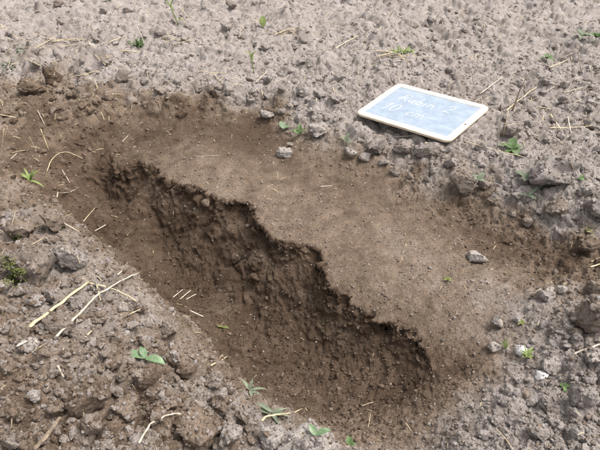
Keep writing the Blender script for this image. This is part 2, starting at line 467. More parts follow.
# notches and teeth of the cut edge: the traced line minus the smooth one, plus finer teeth
off = np.zeros(len(P0))
kk = near & (np.abs(sd) < 0.4) & (amt > 0)
Qk = Q[kk]
o1 = -sdist(Qk, raw_edge)[0]
q3 = np.concatenate([Qk, np.full((len(Qk), 1), 3.7)], 1)
tw1, _, ti = worley(q3 / .026, True)
o2 = 0.011 * (np.abs(perlin(q3 * 42)) - .25) + 0.008 * (ti - .5) + 0.005 * perlin(q3 * 110)
sk = sd[kk]
fall = np.where(sk > 0, smooth(.10, .0, sk), smooth(-.40, -.17, sk))
fine = np.where(sk > 0, smooth(.03, .0, sk), smooth(-.13, -.01, sk))
off[kk] = np.clip(o1, -.06, .06) * fall + o2 * fine
def box_blur(A, r):
    for ax in (0, 1):
        pad = [(0, 0)] * A.ndim; pad[ax] = (r + 1, r)
        c = np.cumsum(np.pad(A, pad, mode='edge'), axis=ax)
        n = A.shape[ax]
        A = (np.take(c, np.arange(2 * r + 1, 2 * r + 1 + n), axis=ax) - np.take(c, np.arange(n), axis=ax)) / (2 * r + 1)
    return A
sh = (grad * ((dw - sd) * amt)[:, None]).reshape(NY, NX, 2)
sh_s = box_blur(box_blur(sh, 3), 3)
sh_l = box_blur(box_blur(box_blur(sh, 22), 22), 22)
kb = smooth(-WP + .03, -WP - .07, sd).reshape(NY, NX, 1)
sh = (sh_s * (1 - kb) + sh_l * kb).reshape(-1, 2)
P1 = P0 + sh + grad * (off * amt)[:, None]
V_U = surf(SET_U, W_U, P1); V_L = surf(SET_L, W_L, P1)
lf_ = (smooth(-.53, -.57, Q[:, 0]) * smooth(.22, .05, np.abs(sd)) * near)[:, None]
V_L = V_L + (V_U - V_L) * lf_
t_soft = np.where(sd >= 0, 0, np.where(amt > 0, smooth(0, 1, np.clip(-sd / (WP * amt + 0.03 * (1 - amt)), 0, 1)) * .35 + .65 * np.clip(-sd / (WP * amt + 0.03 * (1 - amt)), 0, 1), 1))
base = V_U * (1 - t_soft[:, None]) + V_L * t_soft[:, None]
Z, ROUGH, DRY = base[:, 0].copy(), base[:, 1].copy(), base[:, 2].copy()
Z = Z - .004 * amt * smooth(.018, -.002, sd) ** 2 * smooth(-.06, -.02, sd)       # the lip is worn round
ROUGH = np.maximum(ROUGH, .5 * amt * smooth(-.01, -.05, sd) * smooth(-WP - .12, -WP, sd))
wallm = amt * smooth(0.010, -0.004, sd) * smooth(-WP * .72, -WP * .50, sd)     # 1 on the cut face
DRY = DRY * (1 - wallm) + 0.0 * wallm
pos = np.stack([P1[:, 0], P1[:, 1], Z], 1)

def grid_normals(p):
    g = p.reshape(NY, NX, 3)
    du = np.gradient(g, axis=1); dv = np.gradient(g, axis=0)
    n = np.cross(du, dv).reshape(-1, 3)
    return n / (np.linalg.norm(n, axis=1)[:, None] + 1e-12)
nrm = grid_normals(pos)

# relief: clods and crumbs at several sizes, displaced along the surface normal
dist = np.hypot(pos[:, 0], pos[:, 1])
vis = dist < 6
p = pos[vis].astype(np.float32)
rgh = ROUGH[vis]; wm = wallm[vis]
warp = np.stack([fbm(p * 30 + k * 31.7, 2) for k in range(3)], 1)
pw = p + warp * 0.010
big = fbm(p * 5.0, 3)
patch = smooth(-.5, .6, perlin(p * 9 + 40))
warp2 = np.stack([fbm(p * 85 + k * 11.3, 2) for k in range(3)], 1)
near_f = 1 - .85 * smooth(1.2, 2.5, p[:, 1])
nf = near_f[:, None]
pw = p + warp * 0.011 * (.45 + .55 * nf) + warp2 * 0.0035 * nf
def lumps(q):
    f1, f2, i = worley(q)
    crack = 1 - np.exp(-5.5 * (f2 - f1))
    return (0.35 + 0.65 * i) * crack * (1.05 - 0.75 * f1 * f1) - 0.3
far_up = 1 - 0.15 * smooth(1.4, 3.0, p[:, 1])
far_big = 1 + 1.0 * smooth(1.35, 1.9, p[:, 1])
h = rgh * 0.030 * (.75 + .25 * far_big) * (0.25 + 0.75 * patch) * lumps(pw / 0.055 * np.array([1, 1, .8]))
h += rgh * 0.0175 * (0.5 + 0.5 * smooth(-.4, .5, perlin(p * 16 + 60))) * lumps(pw / 0.027 + 9.1) * far_up
h += (0.06 + 0.94 * rgh) * 0.0058 * lumps((p + warp * 0.004 + warp2 * .003) / 0.0125 + 3.3) * (.35 + .65 * near_f)
h += rgh * (0.014 * far_big * big + 0.009 * (.45 - np.abs(perlin(p * 30))))
h += (0.42 + 0.58 * rgh) * 0.0024 * near_f * fbm(p * 110, 4, .66)
h += 0.0032 * (1 - rgh) * fbm(p * 15 + 5, 3)
ca, sa_ = math.cos(.25), math.sin(.25)                    # scrape marks of the spade on the bared soil
tr = np.stack([(p[:, 0] * ca + p[:, 1] * sa_) * 7, (p[:, 1] * ca - p[:, 0] * sa_) * 48, p[:, 2] * 10], 1)
h += 0.0062 * (1 - rgh) * (1 - wm) * fbm(tr * np.array([1, .62, 1]), 4, .62)
# the cut face: crumbly blocks, tool marks running down, hollows
if True:
    k = wm > 0.02
    pk = p[k]; wk = pw[k]
    a1, a2, ai = worley(wk / np.array([.030, .030, .045]) + 21.0)
    b1, b2, bi = worley(wk / 0.015 + 5.0)
    hw = 0.015 * (0.65 - a1) * (0.4 + ai) + 0.008 * (0.6 - b1) * (.4 + bi) + 0.010 * fbm(pk * np.array([14, 14, 9]), 3) + 0.0045 * fbm(pk * 75, 4, .65)
    hw += 0.011 * (np.abs(perlin(pk * np.array([40, 40, 8]) + 77)) - .28) + 0.004 * perlin(pk * np.array([95, 95, 22]) + 7)
    hw -= 0.016 * smooth(.42, .75, perlin(pk * np.array([11, 11, 16]) + 13.0))
    tk = t[vis][k]
    hw = np.where(tk < .35, hw + (np.maximum(hw, -.003) - hw) * (1 - tk / .35), hw)       # no hollow right under the lip
    h[k] = h[k] * (1 - wm[k]) + wm[k] * hw
disp = np.zeros(len(pos)); disp[vis] = h
pos2 = pos + nrm * disp[:, None]
# sideways creep gives the lumps undercut flanks
side = np.zeros_like(pos)
sa = (0.0040 * rgh * (.4 + .6 * near_f) + 0.003 * wm)[:, None]
side[vis] = np.stack([perlin(p * 55 + 100), perlin(p * 55 + 200), perlin(p * 55 + 300)], 1) * sa
pos2 = pos2 + side
# nothing of the ground pokes through the slate
rel = pos2 - np.array(SL_C)
la = rel @ np.array(sl_u); lb = rel @ np.array(sl_v); lc = rel @ np.array(sl_n)
under = smooth(.035, .0, np.maximum(np.abs(la) - SL_L / 2, np.abs(lb) - SL_W / 2))
over = np.maximum(lc + 0.0105, 0) * under
pos2[:, 2] -= over * 1.0
idx = np.arange(NX * NY).reshape(NY, NX)
quads = np.stack([idx[:-1, :-1], idx[:-1, 1:], idx[1:, 1:], idx[1:, :-1]], -1).reshape(-1, 4)
dn = np.zeros(len(pos)); dn[vis] = fbm(p * 11 + 51, 4, .6)
_d = np.clip(DRY, 0, 1)
DRY = DRY + dn * (.10 + 1.5 * _d * (1 - _d)) * (.22 + .58 * smooth(.15, .6, ROUGH))         # ragged damp patches
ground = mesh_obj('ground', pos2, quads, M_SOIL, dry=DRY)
tag(ground, None, kind='structure')
dg = bpy.context.evaluated_depsgraph_get()
dg.update()

def down(x, y):
    ok, loc, n, _ = ground.ray_cast(Vector((x, y, 1.0)), Vector((0, 0, -1)))
    return (loc, n) if ok else (Vector((x, y, 0)), Vector((0, 0, 1)))
EYE = Vector((0, 0, CAM_H))
def hit(px, py):
    ok, loc, n, _ = ground.ray_cast(EYE, ray(px, py))
    return (loc, n) if ok else (Vector((*at_z(px, py, 0), 0)), Vector((0, 0, 1)))
def mask_at(X):
    """roughness, dryness and signed wall distance at plan positions"""
    X = np.asarray(X, float)
    s, _ = sdist(X)
    u, l_ = surf(SET_U, W_U, X), surf(SET_L, W_L, X)
    m = np.where((s > -0.03)[:, None], u, l_)
    return m[:, 1], m[:, 2], s
# ------------------------------------------------------------------ clods
def ico(sub):
    import bmesh
    bm = bmesh.new()
    bmesh.ops.create_icosphere(bm, subdivisions=sub, radius=1.0)
    v = np.array([x.co[:] for x in bm.verts]); f = np.array([[x.index for x in q.verts] for q in bm.faces])
    bm.free()
    return v, f
ICO = {k: ico(k) for k in (1, 2, 3, 4)}

def clod_shape(sub, seed, lump=1.0):
    v, f = ICO[sub]
    o = seed * 7.31
    rr = np.random.default_rng(seed)
    d = v * (1 + 0.60 * lump * perlin(v * 1.0 + o)[:, None] + 0.30 * lump * (0.55 - worley(v * 1.2 + o)[0])[:, None])
    for _ in range(8):                                   # broken sides
        nn = rr.normal(size=3); nn /= np.linalg.norm(nn)
        ex = np.maximum(d @ nn - rr.uniform(.42, .8), 0)
        d = d - ex[:, None] * nn * 0.92
    # crumb structure over the broken sides
    r = 1 + 0.14 * lump * perlin(v * 2.6 + o + 3)
    if sub >= 3:
        wv = v + 0.16 * np.stack([perlin(v * 3.5 + o + k * 5) for k in range(3)], 1)
        b1, b2, bi = worley(wv * 2.7 + o)
        r = r + lump * (0.20 * (bi - .5) * (1 - np.exp(-5 * (b2 - b1))) - 0.16 * np.exp(-9 * (b2 - b1)))
        r = r + 0.10 * fbm(v * 6 + o, 3, .65)
    if sub >= 4:
        c1, c2, ci = worley(wv * 6.5 + o)
        r = r + lump * (0.13 * (ci - .5) - 0.08 * np.exp(-8 * (c2 - c1))) + 0.05 * fbm(v * 15 + o, 2, .7)
    d = d * r[:, None]
    return d / np.abs(d).max(), f

SH = {s: [clod_shape(s, 100 * s + i) for i in range(n)] for s, n in ((1, 14), (2, 14))}

def rot_rand(r):
    return np.array(Euler((r.uniform(0, 6.28), r.uniform(0, 6.28), r.uniform(0, 6.28))).to_matrix())

def batch(name, items, mat):
    """items: (shape, 3x3 matrix, location, dry) joined into one mesh"""
    vs, fs, ds, off = [], [], [], 0
    for (v, f), R_, loc, dr in items:
        vs.append(v @ R_.T + loc); fs.append(f + off); off += len(v)
        ds.append(np.full(len(v), dr, np.float32))
    return mesh_obj(name, np.concatenate(vs), np.concatenate(fs), mat, dry=np.concatenate(ds), smooth_shade=False)

# the crumbs that nobody could count
def scatter(n, xr, yr, size, seed, dens):
    r = np.random.default_rng(seed)
    y = r.uniform(*yr, n) if yr[1] < 1.8 else yr[0] * (yr[1] / yr[0]) ** r.random(n)
    x = r.uniform(-1, 1, n) * (xr[0] + xr[1] * y)
    rough, dry, s = mask_at(np.stack([x, y], 1))
    keep = r.random(n) < dens(rough, dry, s, x, y)
    x, y, rough, dry, s = x[keep], y[keep], rough[keep], dry[keep], s[keep]
    rough = np.where(s > -.02, rough, np.maximum(rough, .4))
    sz = size(r, len(x), y)
    return x, y, sz, rough, dry, r

def in_slate(x, y, m=.0):
    q = Vector((x, y, 0)) - SL_C; q.z = 0
    return abs(q.dot(Vector((sl_u.x, sl_u.y, 0)).normalized())) < SL_L / 2 + m and abs(q.dot(Vector((sl_v.x, sl_v.y, 0)).normalized())) < SL_W / 2 + m


#@OBJECTS
# ------------------------------------------------------------------ the writing slate
def slate():
    root = empty('writing_slate', SL_C, 'pale wood-framed school slate with chalk writing lying tilted on the field', 'slate')
    root.rotation_mode = 'QUATERNION'
    root.rotation_quaternion = Matrix((sl_u, sl_v, sl_n)).transposed().to_quaternion()
    fw, T, rad = 0.0195, 0.0085, 0.021
    hx, hy = SL_L / 2, SL_W / 2
    # frame: rounded outside, square inside, softened edges
    K = 8
    outer, inner = [], []
    for sx, sy, a0 in ((1, 1, 0), (-1, 1, 90), (-1, -1, 180), (1, -1, 270)):
        for k in range(K + 1):
            a = math.radians(a0 + 90 * k / K)
            outer.append((sx * (hx - rad) + rad * math.cos(a), sy * (hy - rad) + rad * math.sin(a)))
            tt = 0.003
            inner.append((sx * (hx - fw - tt) + tt * math.cos(a), sy * (hy - fw - tt) + tt * math.sin(a)))
    n = len(outer)
    c = 0.0016
    def inset(P, d, sgn):
        out = []
        for i, (x, y) in enumerate(P):
            px_, py_ = P[i - 1]; qx, qy = P[(i + 1) % n]
            tx, ty = qx - px_, qy - py_; L = math.hypot(tx, ty) + 1e-9
            out.append((x - sgn * d * ty / L, y + sgn * d * tx / L))
        return out
    rings = []
    for P, z in ((inner, -T + c), (inner, -c), (inset(inner, c * .35, -1), -c * .35), (inset(inner, c, -1), 0), (inset(outer, c, 1), 0), (inset(outer, c * .35, 1), -c * .35), (outer, -c), (outer, -T + c), (inset(outer, c, 1), -T), (inset(inner, c, -1), -T)):
        rings.append([(x, y, z) for x, y in P])
    verts = [v for r_ in rings for v in r_]
    faces = []
    for a in range(len(rings)):
        b = (a + 1) % len(rings)
        for i in range(n):
            j = (i + 1) % n
            faces.append([a * n + i, a * n + j, b * n + j, b * n + i])
    m, nn, l, bs = new_mat('pale_wood')
    tc = nn.new('ShaderNodeTexCoord'); mp = nn.new('ShaderNodeMapping'); mp.inputs['Scale'].default_value = (1, 6, 6)
    l.new(tc.outputs['Object'], mp.inputs['Vector'])
    f = noise(nn, l, mp.outputs[0], 45, 5, .6)
    cc = ramp(nn, l, f, [(.3, (.55, .45, .32)), (.5, (.69, .59, .45)), (.72, (.78, .70, .57))])
    dirt = noise(nn, l, tc.outputs['Object'], 26, 6, .7)
    cc = mix(nn, l, ramp(nn, l, dirt, [(.52, (0, 0, 0)), (.75, (.7, .7, .7))]), cc, (.40, .33, .26))
    l.new(cc, bs.inputs['Base Color']); bs.inputs['Roughness'].default_value = .55
    bp = nn.new('ShaderNodeBump'); bp.inputs['Strength'].default_value = .15; bp.inputs['Distance'].default_value = .001
    l.new(f, bp.inputs['Height']); l.new(bp.outputs[0], bs.inputs['Normal'])
    mesh_obj('frame', verts, faces, m, root, smooth_shade=True)
    # writing surface, wiped and chalky
    m2, nn, l, bs = new_mat('slate_panel')
    tc = nn.new('ShaderNodeTexCoord'); mp = nn.new('ShaderNodeMapping'); mp.inputs['Scale'].default_value = (1, 1.7, 1); mp.inputs['Rotation'].default_value = (0, 0, .5)
    l.new(tc.outputs['Object'], mp.inputs['Vector'])
    f = noise(nn, l, mp.outputs[0], 22, 7, .7)
    cc = ramp(nn, l, f, [(.28, (.185, .228, .285)), (.5, (.245, .292, .352)), (.74, (.335, .385, .44))])
    sep = nn.new('ShaderNodeSeparateXYZ'); l.new(tc.outputs['Object'], sep.inputs[0])      # printed ruling
    fr_ = math_n(nn, l, 'FRACT', math_n(nn, l, 'MULTIPLY', math_n(nn, l, 'ADD', sep.outputs['Y'], 1.0), 90.0))
    fx_ = math_n(nn, l, 'FRACT', math_n(nn, l, 'MULTIPLY', math_n(nn, l, 'ADD', sep.outputs['X'], 1.0), 90.0))
    ln_ = math_n(nn, l, 'MAXIMUM', math_n(nn, l, 'LESS_THAN', fr_, .08), math_n(nn, l, 'LESS_THAN', fx_, .06))
    cc = mix(nn, l, math_n(nn, l, 'MULTIPLY', ln_, .25), cc, (.15, .19, .25))
    l.new(cc, bs.inputs['Base Color']); bs.inputs['Roughness'].default_value = .38; bs.inputs['Specular IOR Level'].default_value = .7
    px_, py_ = hx - fw + .003, hy - fw + .003
    zt, zb = -.0016, -.0062
    vv = [(sx * px_, sy * py_, z) for z in (zb, zt) for sx, sy in ((-1, -1), (1, -1), (1, 1), (-1, 1))]
    mesh_obj('writing_panel', vv, [[4, 5, 6, 7], [3, 2, 1, 0], [0, 1, 5, 4], [1, 2, 6, 5], [2, 3, 7, 6], [3, 0, 4, 7]], m2, root, smooth_shade=False)
    # chalk handwriting
    GL = {
        'R': (.62, [[(0, 0), (.12, 1)], [(.02, .92), (.35, 1.05), (.58, .88), (.45, .62), (.1, .5)], [(.16, .52), (.38, .25), (.66, -.02)]]),
        'u': (.46, [[(0, .5), (0, .15), (.15, 0), (.32, .12), (.4, .5)], [(.4, .5), (.38, .1), (.48, 0)]]),
        'b': (.46, [[(.06, 1.05), (0, 0)], [(.0, .12), (.2, -.02), (.4, .14), (.38, .42), (.2, .5), (.02, .34)]]),
        'i': (.2, [[(.03, .5), (.02, .1), (.1, 0)], [(.07, .72), (.09, .76)]]),
        'n': (.5, [[(.02, .5), (0, 0)], [(.0, .3), (.15, .5), (.34, .45), (.38, .1), (.48, 0)]]),
        '2': (.62, [[(.02, .78), (.18, 1.02), (.44, .98), (.5, .72), (.28, .35), (0, .02), (.3, .06), (.62, 0)]]),
        '1': (.42, [[(0, .55), (.2, .8), (.34, 1.05), (.26, .5), (.2, -.05)]]),
        '0': (.55, [[(.25 + .23 * math.cos(a), .48 + .5 * math.sin(a)) for a in [1.9 + q * 6.5 / 12 for q in range(13)]]]),
        'c': (.42, [[(.36, .42), (.2, .52), (.02, .35), (.04, .1), (.2, 0), (.38, .08)]]),
        'm': (.72, [[(.02, .5), (0, 0)], [(0, .3), (.14, .5), (.28, .42), (.28, 0)], [(.28, .3), (.42, .5), (.58, .42), (.6, .1), (.7, 0)]]),
        ' ': (.42, []),
    }
    cv, cf = [], []
    def stroke(P, wd, z):
        P = [Vector(q) for q in P]
        for _ in range(2):
            Q = [P[0]]
            for a, b in zip(P[:-1], P[1:]): Q += [a.lerp(b, .25), a.lerp(b, .75)]
            P = Q + [P[-1]]
        base_i = len(cv)
        for i, q in enumerate(P):
            tdir = (P[min(i + 1, len(P) - 1)] - P[max(i - 1, 0)])
            tdir = tdir.normalized() if tdir.length > 0 else Vector((1, 0))
            nr = Vector((-tdir.y, tdir.x)) * wd * rnd.uniform(.35, .6)
            cv.append((q.x + nr.x, q.y + nr.y, z)); cv.append((q.x - nr.x, q.y - nr.y, z))
        for i in range(len(P) - 1):
            k = base_i + 2 * i
            cf.append([k, k + 1, k + 3, k + 2])
    zi = [zt + .0005]
    def write(text, x, y, hgt, slant=.22):
        for ch in text:
            w_, strokes = GL[ch]
            for st_ in strokes:
                zi[0] += .00001
                stroke([(x + (a + slant * b) * hgt, y + b * hgt + rnd.uniform(-.01, .01) * hgt) for a, b in st_], .0027, zi[0])
            x += (w_ + .2) * hgt
    m4, nn, l, bs = new_mat('chalk')
    tc = nn.new('ShaderNodeTexCoord'); f = noise(nn, l, tc.outputs['Object'], 320, 4, .75)
    l.new(ramp(nn, l, f, [(.30, (.32, .37, .43)), (.58, (.62, .67, .70))]), bs.inputs['Base Color']); bs.inputs['Roughness'].default_value = .95
    for text, x, y, hgt in (('Rubin 2', -.094, .020, .038), ('10 cm', -.112, -.046, .042)):
        cv.clear(); cf.clear()
        write(text, x, y, hgt)
        mesh_obj('chalk_writing', list(cv), [list(q) for q in cf], m4, root, smooth_shade=False)
    # nail hole in the frame
    m5, _, _, bs = new_mat('dark_hole'); bs.inputs['Base Color'].default_value = (.03, .025, .02, 1)
    hv, hf = [], []
    for r_, z in ((.0030, .0004), (.0030, -.001)):
        for k in range(14): hv.append((hx - fw * .48 + r_ * math.cos(k * math.tau / 14), -.012 + r_ * math.sin(k * math.tau / 14), z))
    hf = [list(range(14))] + [[k, (k + 1) % 14, 14 + (k + 1) % 14, 14 + k] for k in range(14)]
    mesh_obj('hanging_hole', hv, hf, m5, root, smooth_shade=False)
slate()

# ------------------------------------------------------------------ single clods and stones
def px_scale(loc):
    d = Vector(loc) - EYE
    return (d.y * CP - d.z * SP) / FPX          # metres per photo pixel there

def clod(px, py, w, h, dry, label, name='soil_clod', cat='clod', group=None, sub=3, seed=None, mat=None, sink=.2, flat=.8):
    loc, nn = hit(px, py + h * .30)
    s = px_scale(loc)
    seed = seed if seed is not None else int(px * 7 + py * 131)
    v, f = clod_shape(sub, seed, (.62 if w > 20 else .8) if mat is None else .4)
    r = np.random.default_rng(seed)
    a = r.uniform(0, 6.28)
    v = v @ np.array(Euler((r.uniform(-.4, .4), r.uniform(-.4, .4), a)).to_matrix()).T
    v = v / np.ptp(v, axis=0)
    W_, H_ = w * s, h * s
    v = v * np.array([W_, (W_ + H_) * .5, H_ * 1.05 * flat / .8])
    z0 = v[:, 2].min()
    v[:, 2] -= z0
    v[:, 2] -= H_ * sink
    k0 = len(CV)
    CV.extend([tuple(q) for q in v + np.array(loc)]); CF.extend([tuple(q) for q in (f + k0).tolist()])
    o = mesh_obj(name, v, f, mat or M_SOIL, dry=np.full(len(v), dry) if mat is None else None, loc=loc)
    return tag(o, label, cat, group)

CV, CF = [], []
CLODS = [
    (38, 264, 46, 38, 0.62, 'big rounded brown clod beside the green moss on the heap', 4),
    (75, 257, 30, 24, 1.10, 'blocky pale grey clod right of the big brown clod', 4),
    (37, 300, 17, 11, 1.20, 'smooth whitish oval clod below the big brown clod', 3),
    (53, 297, 11, 16, 0.90, 'narrow upright grey clod between the oval clod and the straws', 3),
    (77, 302, 15, 15, 0.85, 'round grey clod framed by the two crossing straw stalks', 3),
    (60, 325, 26, 20, 0.63, 'crumbly clod under the lower end of the bent stalk', 4),
    (86, 396, 42, 34, 0.35, 'large brown clod above the thick stalk at lower left', 4),
    (96, 425, 22, 20, 0.53, 'brown clod just right of the thick lower stalk', 3),
    (186, 358, 42, 34, 0.41, 'large brown clod right of the two broad green leaves', 4),
    (150, 375, 26, 20, 0.43, 'brown clod below the two broad green leaves', 3),
    (200, 424, 48, 38, 0.41, 'largest brown clod at bottom centre left of the grey clods', 4),
    (165, 400, 24, 20, 0.48, 'brown lump above the largest bottom clod', 3),
    (232, 434, 23, 26, 0.95, 'grey clod right of the largest brown bottom clod', 4),
    (271, 437, 24, 22, 1.32, 'grey clod left of the big pale bottom block', 4),
    (306, 444, 56, 34, 1.40, 'big pale grey clod cut off by the bottom edge', 4),
    (222, 402, 20, 16, 0.48, 'rounded brown clod beside the dusty weed', 3),
    (243, 416, 15, 13, 0.60, 'small clod above the grey bottom clods', 3),
    (120, 340, 24, 18, 0.53, 'brown clod left above the broad green leaves', 3),
    (130, 405, 26, 22, 0.48, 'brown clod between the large lower clod and bottom clod', 3),
    (150, 440, 26, 22, 0.68, 'grey brown clod at the bottom by the curved straw', 3),
    (108, 446, 22, 18, 0.75, 'pale brown clod on the bottom edge right of the thick stalk', 3),
    (57, 406, 18, 14, 0.48, 'small brown clod left of the large lower clod', 3),
    (110, 432, 14, 12, 0.90, 'small grey crumb clod above the bottom edge', 3),
    (35, 395, 15, 11, 1.32, 'pale lump on the smooth lower left slope', 3),
    (30, 345, 20, 12, 1.32, 'flat pale lump near the left edge', 3),
    (20, 228, 26, 18, 0.48, 'brown clod above the moss at the left edge', 3),
    (55, 222, 24, 18, 0.53, 'brown clod on the heap crest near the lying stalk', 3),
    (100, 318, 22, 16, 0.53, 'brown lump below the bent stalk', 3),
    (115, 362, 20, 16, 0.48, 'brown lump left of the broad green leaves', 3),
    (168, 330, 20, 14, 0.68, 'greyish lump above the broad green leaves', 3),
    (140, 305, 18, 13, 0.63, 'lump on the heap rim beside the bent stalk end', 3),
    (52, 76, 20, 14, 0.08, 'dark moist clod in the field at upper left', 4),
    (30, 88, 26, 16, 0.33, 'brown lump before the dark moist field clod', 3),
    (232, 5, 11, 8, 0.65, 'darker clod put in place of a shadow at the top field edge', 3),  # added clod, toned darker where only a shadow lies
    (60, 4, 10, 7, 0.65, 'small darker clod put in place of a shadow at the top left edge', 3),  # likewise a darker clod in the place of a small shadow
    (108, 61, 13, 10, 0.68, 'dark grey clod in the field behind the stubble', 3),
    (122, 76, 13, 12, 0.70, 'grey knob at the left field edge above the pit', 3),
    (377, 146, 18, 15, 0.90, 'upright grey clod below the slate near its left corner', 3),
    (349, 153, 12, 10, 1.32, 'small pale clod left of the upright grey clod', 3),
    (363, 157, 12, 9, 0.90, 'small grey clod before the upright grey clod', 3),
    (318, 130, 18, 13, 1.32, 'pale clod on the crest left of the slate', 3),
    (284, 152, 16, 8, 1.32, 'flat whitish clod lying on the dug step below green sprouts', 3),
    (265, 115, 16, 10, 1.32, 'pale clod at the back rim of the dug step', 3),
    (449, 163, 14, 11, 0.85, 'grey clod below the front corner of the slate', 3),
    (428, 150, 26, 16, 0.85, 'lumpy clod under the front edge of the slate', 4),
    (404, 148, 18, 13, 0.80, 'grey clod under the middle of the slate front edge', 3),
    (462, 183, 24, 20, 0.63, 'brown clod on the crest before the slate', 4),
    (548, 172, 46, 32, 1.00, 'largest grey clod on the right field behind the seedlings', 4),
    (594, 205, 28, 24, 0.90, 'grey clod at the right edge of the crest', 4),
    (583, 190, 18, 14, 1.32, 'pale clod above the right edge crest clod', 3),
    (555, 205, 22, 16, 0.60, 'brownish clod on the crest right of the seedlings', 3),
    (510, 130, 20, 14, 0.90, 'grey clod behind the lobed green leaf', 3),
    (590, 312, 32, 34, 0.58, 'big brown clod cut off by the right edge', 4),
    (592, 285, 20, 14, 0.53, 'brown lump above the big right edge clod', 3),
    (588, 242, 26, 16, 0.43, 'dark brown lump on the right rim', 3),
    (477, 258, 19, 11, 1.42, 'single pale flat clod on the bare brown step', 3),
    (543, 293, 18, 15, 1.42, 'knobbly whitish clod on the right slope', 3),
    (561, 289, 10, 8, 1.32, 'small pale clod right of the knobbly whitish clod', 3),
    (497, 322, 12, 13, 1.37, 'pale upright clod on the brown right slope', 3),
    (516, 318, 9, 9, 1.32, 'little pale clod with a green speck beside it', 3),
    (492, 346, 13, 9, 1.32, 'pale crumbly lump left of the white stone', 3),
    (552, 366, 26, 13, 1.00, 'flat grey clod right of the white stones', 3),
    (580, 395, 26, 20, 1.00, 'grey clod at the lower right edge', 3),
    (546, 402, 20, 14, 0.95, 'grey lump below the white stones', 3),
    (578, 430, 28, 18, 1.00, 'big grey clod in the lower right corner', 4),
    (536, 432, 22, 14, 0.95, 'grey lump on the bottom right ground', 3),
    (592, 355, 24, 16, 1.32, 'grey clod under the pale straw at right', 3),
    (236, 258, 12, 10, 0.12, 'brown lump stuck in the pit wall foot', 3),
    (255, 277, 9, 8, 0.12, 'small brown lump on the pit floor by the wall', 3),
    (207, 203, 9, 8, 0.43, 'knob of soil left hanging on the cut edge', 3),
]
for (px, py, w, h, dry, lab, sub) in CLODS:
    clod(px, py, w * 1.08, h * 1.08, dry, lab, sub=4 if w > 13 else 3, sink=.14)
clod(521, 350, 10, 11, 0, 'upright white stone beside the small weed', 'stone', 'stone', sub=3, mat=M_STONE, sink=.15)
clod(541, 375, 13, 10, 0, 'flat white stone below the upright white one', 'stone', 'stone', sub=3, mat=M_STONE, sink=.2)

REGIONS = [   # many alike, told apart only by the stretch of ground they lie on
    ('clods of the spoil heap', 'crumbly brown clod among many on the spoil heap', 84, [(0, 215), (60, 225), (130, 300), (190, 335), (240, 400), (280, 440), (0, 440)], (9, 26), .62, .2),
    ('clods at the heap foot', 'small grey clod on the bottom rim of the heap', 12, [(215, 410), (330, 440), (325, 450), (120, 450)], (9, 17), .75, .2),
    ('clods of the far field', 'dry grey clod lying in the far ploughed field', 40, [(0, 4), (600, 4), (600, 75), (0, 75)], (7, 12), 1.0, .08),
    ('clods of the middle field', 'dry grey clod in the field left of the slate', 30, [(140, 78), (345, 78), (345, 125), (300, 118), (230, 98), (150, 96)], (8, 16), .9, .18),
    ('clods behind the slate', 'dry grey clod in the field right of the slate', 40, [(500, 75), (600, 75), (600, 190), (520, 180), (470, 140)], (8, 17), .92, .15),
    ('clods of the crest', 'crumbly clod on the crest in front of the slate', 14, [(345, 143), (450, 160), (530, 195), (600, 225), (600, 245), (530, 225), (440, 190), (350, 160)], (8, 17), .7, .25),
    ('clods of the lower right ground', 'dry pale clod on the lower right ground', 40, [(545, 300), (600, 330), (600, 448), (470, 448), (500, 395), (530, 350)], (7, 16), .95, .12),
    ('clods at the left rim', 'brown clod on the rim left of the pit', 14, [(0, 90), (100, 90), (120, 104), (0, 130)], (8, 14), .4, .2),
]
def inside(poly, x, y):
    r_ = False
    for (x0, y0), (x1, y1) in zip(poly, poly[1:] + poly[:1]):
        if (y0 > y) != (y1 > y) and x < (x1 - x0) * (y - y0) / (y1 - y0) + x0: r_ = not r_
    return r_
taken = [(c[0], c[1], c[2]) for c in CLODS]
MARKS = [(38, 264, 'big brown heap clod'), (75, 257, 'blocky pale grey clod'), (146, 361, 'broad-leaved seedling'), (86, 396, 'large lower left clod'), (200, 424, 'largest bottom clod'),
         (60, 307, 'thick pale straw stalk'), (110, 290, 'long bent stalk'), (48, 437, 'thick brown stalk'), (306, 444, 'big pale bottom clod'), (186, 358, 'large clod by the seedling'),
         (52, 76, 'dark moist field clod'), (138, 45, 'grass tuft'), (70, 42, 'straw mat'), (30, 180, 'bright grass sprout'), (178, 20, 'tall green stem'), (254, 68, 'slim green stem'), (263, 25, 'single upright green leaf'),
         (345, 44, 'long mid field straw'), (403, 50, 'green grass patch'), (358, 112, 'left slate corner'), (398, 84, 'back slate corner'), (489, 107, 'right slate corner'), (448, 141, 'front slate corner'),
         (521, 95, 'dark upright twig'), (499, 130, 'tall upright straw'), (511, 145, 'lobed seedling'), (570, 127, 'crossed straws'), (548, 170, 'largest grey field clod'), (580, 58, 'tall bleached stubble'),
         (546, 58, 'small leafy weed'), (588, 38, 'pair of weeds'), (594, 205, 'right edge crest clod'), (526, 190, 'pair of dusty seedlings'), (477, 258, 'single pale flat clod'), (543, 293, 'knobbly whitish clod'),
         (590, 312, 'big right edge clod'), (521, 350, 'upright white stone'), (541, 375, 'flat white stone'), (578, 430, 'big corner clod'), (588, 349, 'pale right straw'), (284, 128, 'round grey-green sprout'),
         (346, 142, 'pale green sprout'), (436, 15, 'far stubble pair'), (57, 28, 'white stubble cluster'), (212, 74, 'straw behind the pit'), (65, 153, 'curved root'), (10, 272, 'green moss cushion'), (250, 390, 'thin-bladed weed'),
         (497, 322, 'pale upright clod'), (232, 5, 'top edge shadow clod'), (318, 62, 'grey stubble straw'), (165, 419, 'thin curved straw')]
used_labels = set(c[5] for c in CLODS)
